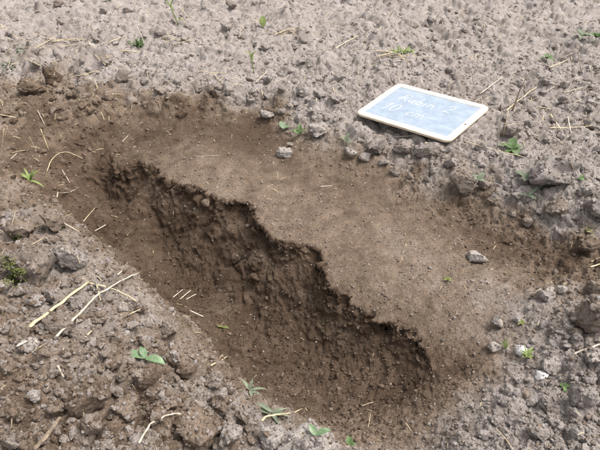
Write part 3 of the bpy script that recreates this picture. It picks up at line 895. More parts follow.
def place_label(x, y, w, dry, fallback):
    size = 'tiny' if w < 10 else 'small' if w < 13 else 'medium' if w < 16.5 else 'sizeable'
    tone = 'dark brown' if dry < .3 else 'brown' if dry < .52 else 'greyish' if dry < .8 else 'grey' if dry < .97 else 'pale grey'
    near_ = sorted(MARKS, key=lambda m: (m[0] - x) ** 2 + (m[1] - y) ** 2)[:5]
    for mx, my, what in near_:
        dx, dy = x - mx, y - my
        dd = math.hypot(dx, dy)
        if dd > 130: continue
        if abs(dx) > 2.2 * abs(dy): di = 'left of' if dx < 0 else 'right of'
        elif abs(dy) > 2.2 * abs(dx): di = 'straight behind' if dy < 0 else 'straight in front of'
        else: di = ('behind and ' if dy < 0 else 'in front and ') + ('left of' if dx < 0 else 'right of')
        how = 'close ' if dd < 28 else 'some way ' if dd < 60 else 'far '
        lab = f'{size} {tone} clod {how}{di} the {what}'
        if lab not in used_labels:
            used_labels.add(lab)
            return lab
    return fallback
_hit0 = hit
for grp, lab, cnt, poly, (s0, s1), dry0, dj in REGIONS:
    xs, ys = [q[0] for q in poly], [q[1] for q in poly]
    k = tries = 0
    while k < cnt and tries < 4000:
        tries += 1
        x, y = rnd.uniform(min(xs), max(xs)), rnd.uniform(min(ys), max(ys))
        w = s0 + (s1 - s0) * rnd.random() ** 2.0
        if not inside(poly, x, y) or (350 < x < 498 and 80 < y < 146): continue
        if any((x - a) ** 2 + (y - b) ** 2 < ((w + c) * .48) ** 2 for a, b, c in taken): continue
        taken.append((x, y, w)); k += 1
        gl = _hit0(x, y)[0]
        dr = .4 * rnd.gauss(dry0, dj) + .6 * (float(mask_at([(gl.x, gl.y)])[1][0]) + .1)      # a clod is made of the soil around it
        dr = min(1.1, max(0, dr))
        clod(x, y, w, w * rnd.uniform(.6, .85), dr, place_label(x, y, w, dr, lab), group=grp, seed=rnd.randint(1, 10 ** 6), sink=rnd.uniform(.25, .45), sub=4 if w > 14 else 3)

# from here on things also rest on the single clods
from mathutils.bvhtree import BVHTree
CLOD_TREE = BVHTree.FromPolygons(CV, CF)
_down0 = down
def hit(px, py):
    g = _hit0(px, py)
    q = CLOD_TREE.ray_cast(EYE, ray(px, py))
    return (q[0], q[1]) if q[0] is not None and (q[0] - EYE).length < (g[0] - EYE).length else g
def down(x, y):
    g = _down0(x, y)
    q = CLOD_TREE.ray_cast(Vector((x, y, 1.0)), Vector((0, 0, -1)))
    return (q[0], q[1]) if q[0] is not None and q[0].z > g[0].z else g

items = []
def add_crumbs(sub, n, xr, yr, size, seed, dens, sink=.25, jitter=.22):
    x, y, sz, rough, dry, r = scatter(n, xr, yr, size, seed, dens)
    for i in range(len(x)):
        calm = 1 - min(1, rough[i] * 2.0)                   # on the bared soil: smaller and drier grains
        s = sz[i] * (1 - .3 * calm)
        if in_slate(x[i], y[i], s + .004): continue
        loc, nn = down(x[i], y[i])
        Rm = rot_rand(r) * s
        Rm = np.diag((1, 1, .82)) @ Rm
        L = np.array(loc) + np.array(nn) * s * (.82 - 2 * sink) * .8
        dr = dry[i] + r.normal(0, jitter)
        if calm > 0: dr = dr * (1 - calm) + calm * (dry[i] + .1 + abs(r.normal(.05, .35)))
        items.append((SH[sub][r.integers(len(SH[sub]))], Rm, L, float(np.clip(dr, -.1, 1.3))))
lognorm = lambda lo, sc, hi: (lambda r, n, y: np.minimum(lo + r.exponential(sc, n), hi))
# field and heap: lumps of one to two centimetres
add_crumbs(2, 5200, (.25, .62), (.42, 2.4), lognorm(.0034, .0024, .013), 1, lambda R_, d, s, x, y: np.clip((R_ - .35) * 1.5, 0, 1), .36)
# finer crumbs everywhere, thin on the trowelled step
add_crumbs(1, 30000, (.25, .62), (.42, 2.0), lognorm(.0016, .0011, .0055), 2, lambda R_, d, s, x, y: np.clip(R_ * .9 + .26, 0, 1), .2, .26)
add_crumbs(1, 5200, (.1, .62), (1.6, 4.2), lognorm(.0030, .0020, .010), 3, lambda R_, d, s, x, y: np.ones(len(R_)) * .9, .34, .16)
add_crumbs(2, 3300, (.1, .6), (1.45, 3.8), lognorm(.0055, .0040, .022), 8, lambda R_, d, s, x, y: (.25 + .75 * smooth(-.3, .4, perlin(np.stack([x * 5, y * 5, x * 0 + 1.7], 1)))) * R_, .36, .1)
# pale grit in drifts over the bared step, coarser crumbs over the pit floor
def drift(x, y):
    return smooth(-.15, .45, perlin(np.stack([x * 9, y * 9, x * 0 + 2.2], 1)) + .5 * perlin(np.stack([x * 31, y * 31, x * 0 + 8.2], 1)))
add_crumbs(1, 16000, (.3, .45), (.5, 1.6), lognorm(.0016, .0010, .006), 5, lambda R_, d, s, x, y: (s > 0) * (R_ < .5) * (.1 + .9 * drift(x, y)) * .9, .2, .3)
add_crumbs(1, 9000, (.35, .3), (.5, 1.6), lognorm(.0016, .0014, .007), 6, lambda R_, d, s, x, y: (s < -.02) * (R_ < .6) * (.25 + .75 * drift(x, y)), .2, .12)
crumbs = batch('soil_crumbs', items, M_SOIL)
tag(crumbs, 'loose crumbs of grey and brown soil strewn over the field', 'soil', kind='stuff')

# ------------------------------------------------------------------ straw
def tube(P, rad, sides=6, flat=.5):
    P = [Vector(q) for q in P]
    vs, fs = [], []
    up = Vector((0, 0, 1))
    for i, q in enumerate(P):
        tdir = (P[min(i + 1, len(P) - 1)] - P[max(i - 1, 0)]).normalized()
        a = tdir.cross(up)
        a = a.normalized() if a.length > .05 else Vector((1, 0, 0))
        b = a.cross(tdir).normalized()
        r_ = rad[i] if isinstance(rad, list) else rad
        for k in range(sides):
            an = math.tau * k / sides
            vs.append(q + a * (r_ * math.cos(an)) + b * (r_ * flat * math.sin(an)))
    for i in range(len(P) - 1):
        for k in range(sides):
            j = (k + 1) % sides
            fs.append([i * sides + k, i * sides + j, (i + 1) * sides + j, (i + 1) * sides + k])
    fs.append(list(range(sides))[::-1]); fs.append([(len(P) - 1) * sides + k for k in range(sides)])
    return vs, fs

def straw(pts, rmm, label, mat=None, mode='l', name='straw_stalk', cat='straw', lift=0.0):
    mat = mat or M_STRAW
    far_ = pts[0][1] < 125
    rad = rmm / 1000 * (1.2 if far_ else .95)
    if far_ and mode == 'l': lift = lift + .005
    if mode == 'l':
        P = []
        for (x0, y0), (x1, y1) in zip(pts[:-1], pts[1:]):
            for k in range(5):
                P.append((x0 + (x1 - x0) * k / 5, y0 + (y1 - y0) * k / 5))
        P.append(pts[-1])
        ground_p = [hit(*q)[0] for q in P]
        # a stiff stalk bridges the hollows: smooth the profile, then lift it off the bumps
        n = len(P)
        zs = np.array([g.z for g in ground_p]); ysm = np.array([g.y for g in ground_p]); xsm = np.array([g.x for g in ground_p])
        tt = np.linspace(0, 1, n); deg = 2 if n > 8 else 1
        fit = lambda a: np.polyval(np.polyfit(tt, a, deg), tt)
        xf, yf, zf = (fit(xsm), fit(ysm), fit(zs)) if len(pts) == 2 else (xsm * .5 + fit(xsm) * .5, ysm * .5 + fit(ysm) * .5, zs * .35 + fit(zs) * .65)
        over = np.array([down(xf[i], yf[i])[0].z - zf[i] for i in range(n)])
        zf = zf + max(0.0, float(np.percentile(over, 92 if len(pts) > 2 else 80))) * .92 + rad * .6 + lift
        W_ = [Vector((xf[i], yf[i], zf[i])) for i in range(n)]
    else:                                        # standing: the first point is the foot
        g = hit(*pts[0])[0]
        W_ = [g - Vector((0, 0, .006))]
        for q in pts[1:]:
            d = ray(*q)
            tq = g.y / d.y
            pq = EYE + d * tq
            pq.y += rnd.uniform(-.15, .15) * (pq.z - g.z)
            for k in range(1, 5):
                W_.append(W_[-1].lerp(pq, 1 / (5 - k)))
    n = len(W_)
    L = sum((b - a).length for a, b in zip(W_[:-1], W_[1:]))
    rr = [rad * (1.0 - .25 * i / max(1, n - 1)) * rnd.uniform(.88, 1.1) for i in range(n)]
    W_ = [q + Vector((rnd.uniform(-1, 1), rnd.uniform(-1, 1), rnd.uniform(-.4, .4))) * L * .003 for q in W_]
    o0 = W_[0].copy()
    vs, fs = tube([q - o0 for q in W_], rr)
    return tag(mesh_obj(name, vs, fs, mat, loc=o0), label, cat)

ST = [
    # heap
    ([(31, 329), (50, 314), (70, 299), (89, 284)], 4.0, 'thick pale straw stalk slanting up across the heap', M_STRAW, 'l'),
    ([(58, 340), (80, 320), (101, 297), (120, 285), (140, 277)], 2.6, 'long bent greyish stalk crossing the heap beside the thick straw', M_STRAWP, 'l'),
    ([(88, 284), (114, 290), (138, 303)], 1.9, 'thin straw running right from the top of the thick stalk', M_STRAW, 'l'),
    ([(97, 286), (101, 302)], 1.4, 'short fork of straw hanging under the thick stalk', M_STRAW, 'l'),
    ([(119, 274), (128, 262)], 2.2, 'short straw stub at the pit rim above the bent stalk', M_STRAWP, 'l'),
    ([(62, 224), (80, 234)], 1.8, 'short straw on the heap crest above the grey block', M_STRAWP, 'l'),
    ([(96, 237), (110, 229)], 1.6, 'pale straw bit on the ramp near the pit', M_STRAWP, 'l'),
    ([(94, 233), (106, 226)], 1.3, 'thinner pale straw bit beside its neighbour on the ramp', M_STRAWP, 'l'),
    ([(60, 372), (66, 384)], 1.8, 'small pale straw chip above the large lower clod', M_STRAWP, 'l'),
    ([(13, 410), (12, 431)], 1.2, 'little grey stick lying at the far lower left', M_TWIG, 'l'),
    ([(35, 452), (49, 437), (61, 420)], 4.2, 'thick brown curved stalk at the bottom left', M_TWIG, 'l'),
    ([(140, 446), (150, 427), (165, 419), (181, 416)], 1.9, 'thin curved pale straw near the bottom edge', M_STRAWP, 'l'),
    ([(212, 366), (228, 357)], 2.4, 'cut straw stub poking over the pit rim', M_STRAW, 'l'),
    ([(172, 299), (183, 290)], 2.0, 'leftmost of the white straw chips by the pit floor', M_STRAWP, 'l'),
    ([(180, 300), (191, 291)], 2.0, 'middle one of the white straw chips by the pit floor', M_STRAWP, 'l'),
    ([(186, 300), (197, 294)], 1.9, 'rightmost of the white straw chips by the pit floor', M_STRAWP, 'l'),
    ([(190, 311), (203, 317)], 2.8, 'broad white straw fragment below the three chips', M_STRAWP, 'l'),
    ([(262, 426), (281, 421), (302, 416)], 2.2, 'brownish straw lying over the dusty weed at the bottom', M_STRAW, 'l'),
    ([(17, 347), (27, 342)], 2.6, 'pale husk of straw near the left edge', M_STRAWP, 'l'),
    ([(86, 338), (94, 330)], 1.8, 'short straw under the bent stalk', M_STRAW, 'l'),
    ([(131, 318), (143, 312)], 1.4, 'thin straw chip on the heap rim', M_STRAW, 'l'),
    ([(30, 247), (46, 238)], 1.2, 'thin straw behind the big brown heap clod', M_STRAW, 'l'),
    # left rim and ramp
    ([(55, 203), (68, 198), (80, 194)], 2.1, 'pale straw reaching from the heap crest over the ramp', M_STRAWP, 'l'),
    ([(85, 226), (100, 208)], 1.4, 'thin straw lying on the dark ramp floor', M_STRAW, 'l'),
    ([(47, 171), (52, 161), (60, 154), (68, 152), (83, 160)], 1.7, 'curved root with grey crust on the ramp', M_STRAW, 'l'),
    ([(37, 153), (30, 136)], 1.6, 'left one of two short leaning straws on the ramp', M_STRAW, 'u'),
    ([(49, 150), (40, 130)], 1.7, 'right one of two short leaning straws on the ramp', M_STRAW, 'u'),
    ([(0, 160), (2, 130)], 1.9, 'upright straw cut by the left edge', M_STRAW, 'u'),
    ([(11, 160), (17, 154)], 1.6, 'short straw chip left of the curved root', M_STRAWP, 'l'),
    ([(0, 118), (17, 121)], 1.5, 'straw lying at the left edge on the rim', M_STRAW, 'l'),
    ([(38, 112), (45, 126)], 1.1, 'thin bleached root on the rim above the ramp', M_STRAWP, 'l'),
    ([(62, 170), (70, 183)], 1.1, 'fine straw in the middle of the ramp', M_STRAWP, 'l'),
    ([(122, 142), (128, 136)], 1.4, 'white straw speck at the back of the ramp', M_STRAWP, 'l'),
    # dug step
    ([(320, 187), (332, 186)], 1.8, 'short pale straw lying alone on the dug step', M_STRAWP, 'l'),
    ([(194, 157), (219, 156)], .8, 'hair-thin straw lying on the back of the dug step', M_STRAWP, 'l'),
    # by the slate
    ([(365, 137), (355, 114)], 1.3, 'thin straw leaning against the left corner of the slate', M_STRAWP, 'u'),
    ([(392, 139), (422, 137)], 1.6, 'pale straw lying in the shadow under the slate', M_STRAWP, 'l'),
    ([(388, 146), (383, 135)], 1.2, 'short straw standing under the slate front edge', M_TWIG, 'u'),
    ([(497, 150), (501, 108)], 2.0, 'tall upright straw right of the slate', M_STRAWP, 'u'),
    ([(504, 133), (509, 112)], 1.4, 'shorter upright straw behind the tall one', M_STRAW, 'u'),
    ([(464, 144), (495, 153), (524, 160)], 1.6, 'long thin straw lying right of the slate front corner', M_STRAW, 'l'),
    ([(480, 96), (502, 79)], 1.9, 'pale straw behind the right corner of the slate', M_STRAWP, 'l'),
    ([(512, 111), (521, 91), (531, 70)], 2.6, 'dark upright twig in the field right of the slate', M_TWIG, 'u'),
    ([(506, 114), (521, 101), (536, 90)], 2.0, 'straw crossing behind the dark twig foot', M_STRAW, 'l'),
    ([(550, 116), (560, 131)], 2.0, 'left straw of the crossed pair at right', M_STRAW, 'l'),
    ([(549, 129), (570, 129), (591, 127)], 2.0, 'straw lying level through the crossed pair at right', M_STRAW, 'l'),
    ([(567, 119), (570, 135)], 1.6, 'thin straw leaning by the crossed pair at right', M_STRAWP, 'l'),
    ([(577, 173), (569, 159)], 2.4, 'dark stub standing behind the largest grey clod', M_TWIG, 'u'),
    ([(462, 162), (461, 149)], 1.3, 'short upright straw before the slate corner', M_STRAWP, 'u'),
    ([(590, 263), (602, 257)], 2.2, 'upper one of two straws at the right edge', M_STRAW, 'l'),
    ([(590, 268), (602, 264)], 2.2, 'lower one of two straws at the right edge', M_STRAW, 'l'),
    ([(573, 355), (588, 349), (603, 344)], 2.6, 'pale straw reaching in from the lower right edge', M_STRAWP, 'l'),
    # field, right half
    ([(582, 71), (577, 44)], 2.4, 'tall bleached stubble straw at upper right', M_STRAWP, 'u'),
    ([(593, 84), (592, 54)], 2.0, 'bent straw standing near the upper right edge', M_STRAWP, 'u'),
    ([(549, 70), (568, 62)], 1.8, 'straw lying left of the tall bleached stubble', M_STRAW, 'l'),
    ([(560, 60), (572, 55)], 1.5, 'short straw above its longer neighbour at upper right', M_STRAW, 'l'),
    ([(530, 50), (539, 54)], 1.6, 'pale chip beside the small leafy weed at upper right', M_STRAWP, 'l'),
    ([(450, 70), (456, 57)], 1.7, 'straw behind the slate back edge', M_STRAWP, 'u'),
    ([(476, 34), (477, 24)], 1.9, 'short pale stubble in the far right field', M_STRAWP, 'u'),
    ([(520, 36), (519, 24)], 1.9, 'single stubble straw right of the pale one far back', M_STRAWP, 'u'),
    ([(455, 19), (464, 8)], 1.8, 'leaning straw in the far field above the slate', M_STRAW, 'u'),
    ([(476, 62), (483, 52)], 1.4, 'thin leaning straw above the slate right corner', M_STRAW, 'u'),
    ([(434, 22), (442, 8)], 1.9, 'right stubble of the far pair above the slate', M_STRAW, 'u'),
    ([(430, 18), (433, 5)], 1.6, 'left stubble of the far pair above the slate', M_STRAWP, 'u'),
    ([(443, 39), (443, 26)], 1.5, 'dark stubble straw between slate and far pair', M_TWIG, 'u'),
    ([(427, 49), (424, 37)], 2.4, 'broad pale stub right of the green grass patch', M_STRAWP, 'u'),
    # field, middle
    ([(335, 51), (347, 44), (358, 38)], 1.9, 'long straw lying in mid field above the slate left', M_STRAW, 'l'),
    ([(362, 47), (367, 34)], 1.5, 'upright straw beside the long mid field straw', M_STRAW, 'u'),
    ([(373, 53), (388, 54), (400, 57), (410, 68)], 1.9, 'golden bent straw below the green grass patch', M_STRAW, 'l'),
    ([(372, 62), (386, 57)], 1.4, 'thin straw left under the golden bent one', M_STRAW, 'l'),
    ([(395, 18), (398, 11)], 1.5, 'tiny stubble above the green grass patch', M_STRAW, 'u'),
    ([(316, 70), (318, 55)], 1.3, 'grey stubble straw in the mid field', M_TWIG, 'u'),
    ([(256, 84), (267, 73)], 1.9, 'pale straw lying right of the green stem', M_STRAWP, 'l'),
    ([(200, 73), (213, 75), (226, 75)], 1.6, 'straw lying in the field behind the pit', M_STRAW, 'l'),
    ([(167, 68), (172, 58)], 1.8, 'short pale straw left in the mid field', M_STRAWP, 'u'),
    ([(268, 23), (274, 14)], 1.6, 'straw leaning beside the single green leaf at top', M_STRAW, 'u'),
    ([(275, 37), (286, 33), (298, 30)], 2.2, 'straw tuft lying below the single green leaf at top', M_STRAW, 'l'),
    ([(175, 47), (163, 43)], 1.6, 'straw behind and right of the grass tuft', M_STRAW, 'l'),
    ([(221, 99), (222, 86)], 1.6, 'small dark root sticking out of the pit back rim', M_TWIG, 'u'),
    # field, left
    ([(52, 33), (52, 22)], 1.7, 'left white stubble of the cluster at upper left', M_STRAWP, 'u'),
    ([(57, 32), (59, 23)], 1.5, 'middle white stubble of the cluster at upper left', M_STRAWP, 'u'),
    ([(60, 32), (65, 20)], 1.5, 'right white stubble of the cluster at upper left', M_STRAWP, 'u'),
    ([(33, 54), (33, 44)], 1.6, 'short white straw standing left of the straw mat', M_STRAWP, 'u'),
    ([(12, 38), (22, 43), (34, 47)], 1.7, 'golden straw lying at the upper left', M_STRAW, 'l'),
    ([(38, 50), (47, 45), (55, 40)], 1.8, 'yellow straw slanting into the straw mat', M_STRAW, 'l'),
    ([(53, 44), (69, 42), (86, 42)], 2.6, 'thick flattened straw of the mat at upper left', M_STRAW, 'l'),
    ([(75, 40), (85, 47)], 1.8, 'short straw across the mat at upper left', M_STRAWP, 'l'),
    ([(99, 56), (103, 41)], 2.0, 'pale leaning stubble right of the straw mat', M_STRAWP, 'u'),
    ([(109, 48), (106, 41)], 1.7, 'short stubble right beside the pale leaning one', M_STRAWP, 'u'),
    ([(76, 63), (77, 49)], 1.9, 'upright pale stubble below the straw mat', M_STRAWP, 'u'),
    ([(83, 38), (84, 17)], 1.3, 'thin upright straw behind the straw mat', M_STRAWP, 'u'),
    ([(95, 57), (106, 68)], 1.6, 'straw sloping down right of the upright stubble', M_STRAW, 'l'),
    ([(97, 87), (94, 79), (90, 71)], 1.6, 'bent straw in front of the grey field knob', M_STRAWP, 'u'),
    ([(72, 80), (86, 77), (100, 74)], 1.7, 'straw lying behind the bent one at left', M_STRAW, 'l'),
    ([(25, 60), (42, 68)], 1.5, 'straw lying left of the upright stubble', M_STRAW, 'l'),
    ([(131, 49), (137, 26)], 1.8, 'left straw of the tent over the grass tuft', M_STRAWP, 'u'),
    ([(147, 47), (137, 27)], 1.7, 'right straw of the tent over the grass tuft', M_STRAWP, 'u'),
    ([(120, 55), (141, 56)], 1.7, 'straw lying in front of the grass tuft', M_STRAW, 'l'),
    ([(110, 44), (126, 38)], 1.9, 'golden straw left of the grass tuft', M_STRAW, 'l'),
    ([(97, 18), (97, 3)], 1.3, 'thin upright straw near the top left', M_STRAWP, 'u'),
]
for pts, rm, lab, mt, md in ST:
    straw(pts, rm, lab, mt, md, 'dead_stalk' if mt is M_TWIG else 'straw_stalk', 'stalk' if mt is M_TWIG else 'straw')

# flattened mats of thin straw
ORD = ['first', 'second', 'third', 'fourth', 'fifth', 'sixth', 'seventh', 'eighth', 'ninth', 'tenth', 'eleventh']
for cx, cy, rx, ry, nmat, lab in ((70, 44, 24, 5, 11, 'thin straw in the mat at the upper left'), (287, 34, 14, 4, 8, 'thin straw in the mat near the top centre'),
                                  (396, 58, 18, 5, 8, 'thin straw in the mat behind the slate'), (22, 46, 16, 6, 6, 'thin straw beside the left edge in the far field'),
                                  (175, 42, 14, 5, 6, 'thin straw right of the grass tuft'), (560, 100, 30, 14, 8, 'thin straw between the twig and the tall stubble')):
    for k in range(nmat):
        x, y = cx - rx + 2 * rx * (k + rnd.uniform(.2, .8)) / nmat, cy + rnd.uniform(-ry, ry)
        a = rnd.gauss(0, .45); L = rnd.uniform(5, 11)
        o = straw([(x - L * math.cos(a), y - L * .5 * math.sin(a)), (x + L * math.cos(a), y + L * .5 * math.sin(a))], rnd.uniform(.9, 1.6), lab, rnd.choice((M_STRAW, M_STRAW, M_STRAWP, M_TWIG)))
        o['group'] = lab.replace('thin straw', 'thin straws')
        o['label'] = lab + ', ' + ('leftmost of them' if k == 0 else 'rightmost of them' if k == nmat - 1 else ORD[k] + ' from left')

# fine litter nobody could count
lv, lf, off = [], [], 0
xs_, ys_, _, rg, _, r_ = scatter(5200, (.25, .6), (.45, 3.6), lambda r, n, y: np.ones(n), 21, lambda R_, d, s, x, y: np.clip(R_ * .8 + .05, 0, 1) * (.2 + .8 * smooth(1.1, 1.6, y)))
for x, y in zip(xs_, ys_):
    if in_slate(x, y, .02): continue
    loc, nn = down(x, y)
    a = r_.uniform(0, 6.28); L = .004 + min(r_.exponential(.009), .05) * (0.4 + .6 * y); rad = r_.uniform(.0003, .0007) * (0.6 + .45 * y)
    d = Vector((math.cos(a), math.sin(a), 0)); d = (d - nn * d.dot(nn)).normalized(); d.z += r_.uniform(-.05, .25)
    c0 = loc + nn * (.0012 + .0035 * (y > 1.5))
    vs, fs = tube([c0 - d * L / 2, c0 + Vector((0, 0, L * .06)), c0 + d * L / 2], rad, 4)
    lv += vs; lf += [[q + off for q in f_] for f_ in fs]; off += len(vs)
tag(mesh_obj('straw_litter', lv, lf, M_STRAW, smooth_shade=False), 'fine bleached straw and root bits strewn over the soil', 'straw', kind='stuff')

# ------------------------------------------------------------------ green plants
def leaf_mesh(L, W_, shape='oval', bend=.4, fold=.25, nl=9):
    vs, fs = [], []
    for i in range(nl + 1):
        t_ = i / nl
        if shape == 'oval': w = math.sin(math.pi * min(1, t_ * .96 + .04)) ** .75
        elif shape == 'lance': w = (math.sin(math.pi * t_ ** .6)) * .9 + .04
        elif shape == 'lobed': w = (math.sin(math.pi * (t_ * .95 + .03)) ** .7) * (.62 + .38 * abs(math.cos(t_ * math.pi * 3)))
        else: w = 1 - t_ ** 3                       # blade
        w = max(w, .04) * W_ / 2
        ang = bend * t_ * t_
        x = L * t_ * math.cos(ang * .7); z = -L * t_ * math.sin(ang * .7)
        for s_ in (-1, -.5, 0, .5, 1):
            ww = w * s_
            vs.append((x, ww, z + abs(s_) * w * fold + (.06 * w * math.sin(t_ * 14 + s_ * 3))))
    for i in range(nl):
        for k in range(4):
            a = i * 5 + k
            fs.append([a, a + 1, a + 6, a + 5])
    return vs, fs

def plant(px, py, label, name, cat, leaves, mat, stem=None, group=None):
    """leaves: (length px, width px, yaw deg, pitch deg, shape, bend, height px, along px)"""
    loc, nn = hit(px, py)
    s = px_scale(loc)
    root = empty(name, loc, label, cat, group)
    if stem:
        H, lean, rad = stem
        P = [Vector((lean * s * (k / 5) ** 1.4, 0, -.004 + (H * s + .004) * k / 5)) for k in range(6)]
        vs, fs = tube(P, [rad / 1000 * (1 - .4 * k / 5) for k in range(6)], 6, 1)
        mesh_obj('stem', vs, fs, mat, root)
    for (L, W_, yaw, pitch, shape, bend, hz, dx) in leaves:
        vs, fs = leaf_mesh(L * s * .9, W_ * s * .85, shape, bend)
        o = mesh_obj('blade' if shape == 'blade' else 'leaf', vs, fs, mat, root)
        o.location = (dx * s, 0, hz * s + .0015)
        o.rotation_euler = (rnd.uniform(-.25, .25), -math.radians(pitch), math.radians(yaw))
    return root

def rosette(n, L, W_, pitch, shape='oval', bend=.7, hz=0, jit=.3):
    a0 = rnd.uniform(0, 360)
    return [(L * rnd.uniform(1 - jit, 1 + jit), W_ * rnd.uniform(1 - jit, 1 + jit), a0 + 360 * k / n + rnd.uniform(-25, 25), pitch + rnd.uniform(-15, 15), shape, bend * rnd.uniform(.5, 1.3), hz, 0) for k in range(n)]

plant(146, 361, 'seedling with two broad green leaves on the spoil heap', 'seedling', 'seedling',
      [(24, 14, 172, 22, 'oval', .5, 4, 0), (23, 13, -8, 8, 'oval', .5, 3, 0), (14, 9, 120, 45, 'oval', .4, 4, 0)], M_LEAFB, (4, 0, 1.6))
plant(511, 152, 'bright green lobed seedling right of the slate', 'seedling', 'seedling',
      [(17, 12, 75, 38, 'lobed', .5, 3, 0), (15, 11, 150, 28, 'lobed', .6, 3, 0), (16, 12, 15, 20, 'lobed', .6, 3, 0), (14, 11, -60, 5, 'lobed', .6, 3, 0), (12, 9, 220, 20, 'lobed', .6, 2, 0)], M_LEAF, (4, 0, 1.5))
plant(525, 180, 'dusty green seedling on the crest, the upper of two', 'seedling', 'seedling',
      rosette(5, 12, 8, 30, 'oval', .6, 2), M_LEAFD, (3, 0, 1.2))
plant(528, 197, 'dusty lance-leaved seedling on the crest, the lower of two', 'seedling', 'seedling',
      [(20, 6, 28, 32, 'lance', .3, 1, 0), (12, 5, 170, 20, 'lance', .5, 1, 0), (10, 5, -40, 10, 'lance', .5, 1, 0)], M_LEAFD, (2, 0, 1.1))
plant(478, 183, 'small grey-green seedling below the slate front corner', 'seedling', 'seedling',
      rosette(4, 9, 5, 35, 'oval', .5, 3), M_LEAFD, (4, 0, 1.0))
plant(578, 180, 'little green seedling beside the dark stub at right', 'seedling', 'seedling', rosette(5, 9, 5, 30, 'oval', .6, 2), M_LEAF, (3, 0, 1.0))
plant(346, 145, 'pale green sprout left of the slate corner', 'seedling', 'seedling', [(10, 5, 60, 60, 'oval', .3, 4, 0), (9, 5, 150, 45, 'oval', .4, 3, 0), (8, 4, -30, 30, 'oval', .4, 3, 0)], M_LEAFD, (6, 1, 1.0))
plant(284, 131, 'round grey-green sprout at the back edge of the dug step', 'seedling', 'seedling', [(10, 9, 120, 45, 'oval', .3, 2, 0), (8, 7, 10, 30, 'oval', .3, 2, 0)], M_LEAFB, (3, 0, 1.0))
plant(299, 136, 'bright green sprout left of the slate on the step edge', 'seedling', 'seedling', [(12, 6, 80, 60, 'oval', .3, 2, 0), (10, 6, 10, 40, 'oval', .4, 2, 0), (9, 5, 170, 40, 'oval', .4, 2, 0)], M_LEAF, (3, 0, 1.0))
plant(546, 62, 'small leafy weed in the field at upper right', 'weed', 'weed', rosette(7, 9, 6, 40, 'lobed', .6, 3), M_LEAF, (5, 0, 1.4))
plant(582, 40, 'left weed of the pair near the top right edge', 'weed', 'weed', rosette(8, 10, 6, 40, 'lobed', .6, 3), M_LEAFD, (5, 0, 1.4))
plant(595, 42, 'right weed of the pair near the top right edge', 'weed', 'weed', rosette(8, 11, 7, 45, 'lobed', .6, 4), M_LEAF, (6, 0, 1.4))
plant(263, 28, 'single upright green leaf at the top of the field', 'seedling', 'seedling', [(12, 8, 90, 75, 'oval', .2, 1, 0), (10, 5, 160, 60, 'oval', .3, 1, 0)], M_GRASS, (2, 0, 1.3))
plant(178, 25, 'tall thin green stem at the top left of centre', 'weed', 'weed', [(12, 4, 150, 60, 'lance', .3, 14, -3), (12, 4, 40, 60, 'lance', .3, 18, -5), (10, 4, 200, 40, 'lance', .4, 22, -7), (8, 3, 20, 20, 'lance', .4, 4, 0)], M_GRASS, (27, -9, 2.2))
plant(254, 73, 'slim green stem standing in the middle field', 'weed', 'weed', [(11, 4, 120, 60, 'lance', .3, 12, -1), (9, 4, 30, 55, 'lance', .3, 16, -2), (8, 4, 200, 40, 'lance', .4, 19, -2)], M_GRASS, (22, -3, 2.0))
plant(526, 358, 'small yellow-green weed beside the white stones', 'weed', 'weed', rosette(9, 11, 4, 45, 'lance', .5, 2), M_GRASS, (4, 0, 1.0))
plant(505, 349, 'thin green sprig left of the white stones', 'weed', 'weed', [(14, 3, 95, 75, 'lance', .2, 0, 0), (10, 3, 140, 60, 'lance', .3, 0, 0), (9, 3, 40, 55, 'lance', .3, 0, 0)], M_GRASS, (6, 0, .8))
plant(565, 388, 'tiny green seedling on the grey lower right ground', 'seedling', 'seedling', rosette(4, 8, 5, 25, 'oval', .5, 1), M_LEAF, (2, 0, .8))
plant(521, 324, 'tiny green rosette by the little pale clod', 'seedling', 'seedling', rosette(6, 6, 4, 25, 'oval', .5, 1), M_MOSS, (1, 0, .8))
plant(447, 281, 'tiny yellow-green speck of a plant on the bare step', 'seedling', 'seedling', rosette(6, 5, 3, 25, 'oval', .5, 1), M_MOSS, (1, 0, .8))
plant(222, 328, 'tiny dark green leaf pair on the pit floor', 'seedling', 'seedling', [(9, 4, 170, 10, 'oval', .5, 1, 0), (8, 4, -10, 10, 'oval', .5, 1, 0)], M_MOSS, (1, 0, .8))
plant(350, 447, 'small green leaf at the bottom edge of the pit', 'seedling', 'seedling', [(11, 9, 100, 40, 'oval', .3, 1, 0), (8, 6, 10, 20, 'oval', .4, 1, 0)], M_LEAF, (2, 0, 1.0))
plant(316, 437, 'bluish leaf behind the big pale bottom clod', 'seedling', 'seedling', [(18, 9, 20, 25, 'oval', .5, 2, 0), (14, 8, 130, 40, 'oval', .4, 2, 0)], M_LEAFB, (3, 0, 1.0))
plant(250, 392, 'dusty green weed with thin blades at the pit rim', 'weed', 'weed',
      [(20, 4.5, 8, 12, 'lance', .4, 2, 0), (16, 4, -25, 5, 'lance', .4, 2, 0), (18, 4, 130, 35, 'lance', .4, 2, 0), (14, 4, 70, 50, 'lance', .3, 2, 0), (15, 4, -70, 5, 'lance', .4, 2, 0)], M_LEAFD, (3, 0, 1.2))
plant(272, 414, 'dusty grey-green weed lying before the pit', 'weed', 'weed',
      [(24, 6, 145, 12, 'lance', .4, 2, 0), (22, 6, -15, 8, 'lance', .4, 2, 0), (20, 6, 165, 5, 'lance', .4, 1, 0), (18, 5, 10, 20, 'lance', .4, 2, 0), (16, 5, -60, 5, 'lance', .4, 1, 0)], M_LEAFD, (2, 0, 1.2))
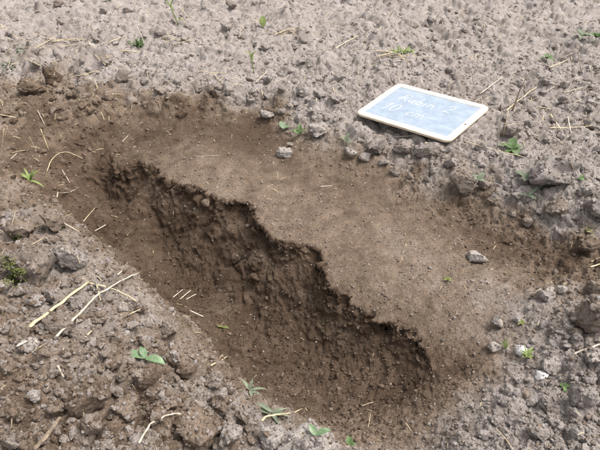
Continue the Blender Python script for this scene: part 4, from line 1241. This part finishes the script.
plant(30, 181, 'bright young grass sprout at the left heap crest', 'grass_tuft', 'grass',
      [(15 * rnd.uniform(.7, 1.15), 3.0, 20 + 17 * k, rnd.uniform(25, 70), 'blade', rnd.uniform(.2, .7), 0, 0) for k in range(10)] + [(20, 3, -25, 8, 'blade', .5, 0, 0)], M_GRASS)
plant(138, 47, 'green grass tuft under the straw tent in the left field', 'grass_tuft', 'grass',
      [(11 * rnd.uniform(.7, 1.3), 2.2, 15 * k, rnd.uniform(30, 80), 'blade', rnd.uniform(.2, .8), 0, rnd.uniform(-5, 5)) for k in range(22)], M_LEAF)
plant(403, 53, 'spreading green grass patch behind the slate', 'grass_tuft', 'grass',
      [(10 * rnd.uniform(.6, 1.3), 2.0, 13 * k, rnd.uniform(15, 65), 'blade', rnd.uniform(.2, .9), 0, rnd.uniform(-9, 9)) for k in range(26)], M_GRASS)
plant(106, 2, 'faint green grass at the very top left', 'grass_tuft', 'grass',
      [(7 * rnd.uniform(.6, 1.3), 1.8, 28 * k, rnd.uniform(20, 65), 'blade', .5, 0, rnd.uniform(-5, 5)) for k in range(12)], M_LEAFD)

def moss(px, py, rpx, n, label, mat=M_MOSS, ln=.0045):
    loc, _ = hit(px, py)
    s = px_scale(loc)
    vs_, fs_, k0 = [], [], 0
    for _i in range(n):
        a = rnd.uniform(0, math.tau)
        q = rpx * math.sqrt(rnd.random()) * (1 + .45 * math.sin(2 * a + px) + .3 * math.sin(3 * a + py))
        g, gn = hit(px + q * math.cos(a), py + q * .75 * math.sin(a) * rnd.uniform(.7, 1.2))
        if (g - loc).length > 1.3 * rpx * s + .004: continue
        L = ln * rnd.uniform(.5, 1.4)
        v, f = leaf_mesh(L, L * .42, 'oval', .5, .25, 3)
        Rm = Euler((rnd.uniform(-.4, .4), -rnd.uniform(-.1, .8), rnd.uniform(0, 6.28))).to_matrix()
        vs_ += [tuple(Rm @ Vector(w) + g - loc + Vector((0, 0, rnd.uniform(0, .0015)))) for w in v]
        fs_ += [[i + k0 for i in w] for w in f]; k0 += len(v)
    return tag(mesh_obj('moss_patch', vs_, fs_, mat, loc=loc), label, 'moss')
moss(12, 272, 15, 800, 'green moss cushion left of the big brown heap clod')
moss(18, 240, 8, 200, 'smaller green moss cushion above the first one')
moss(8, 66, 11, 130, 'sparse green patch in the field at the left edge', M_LEAFD, .009)
moss(20, 50, 7, 60, 'faint green patch above the left edge patch', M_LEAFD, .008)
moss(590, 232, 5, 60, 'olive moss on the dark brown right rim lump', M_MOSS, .005)
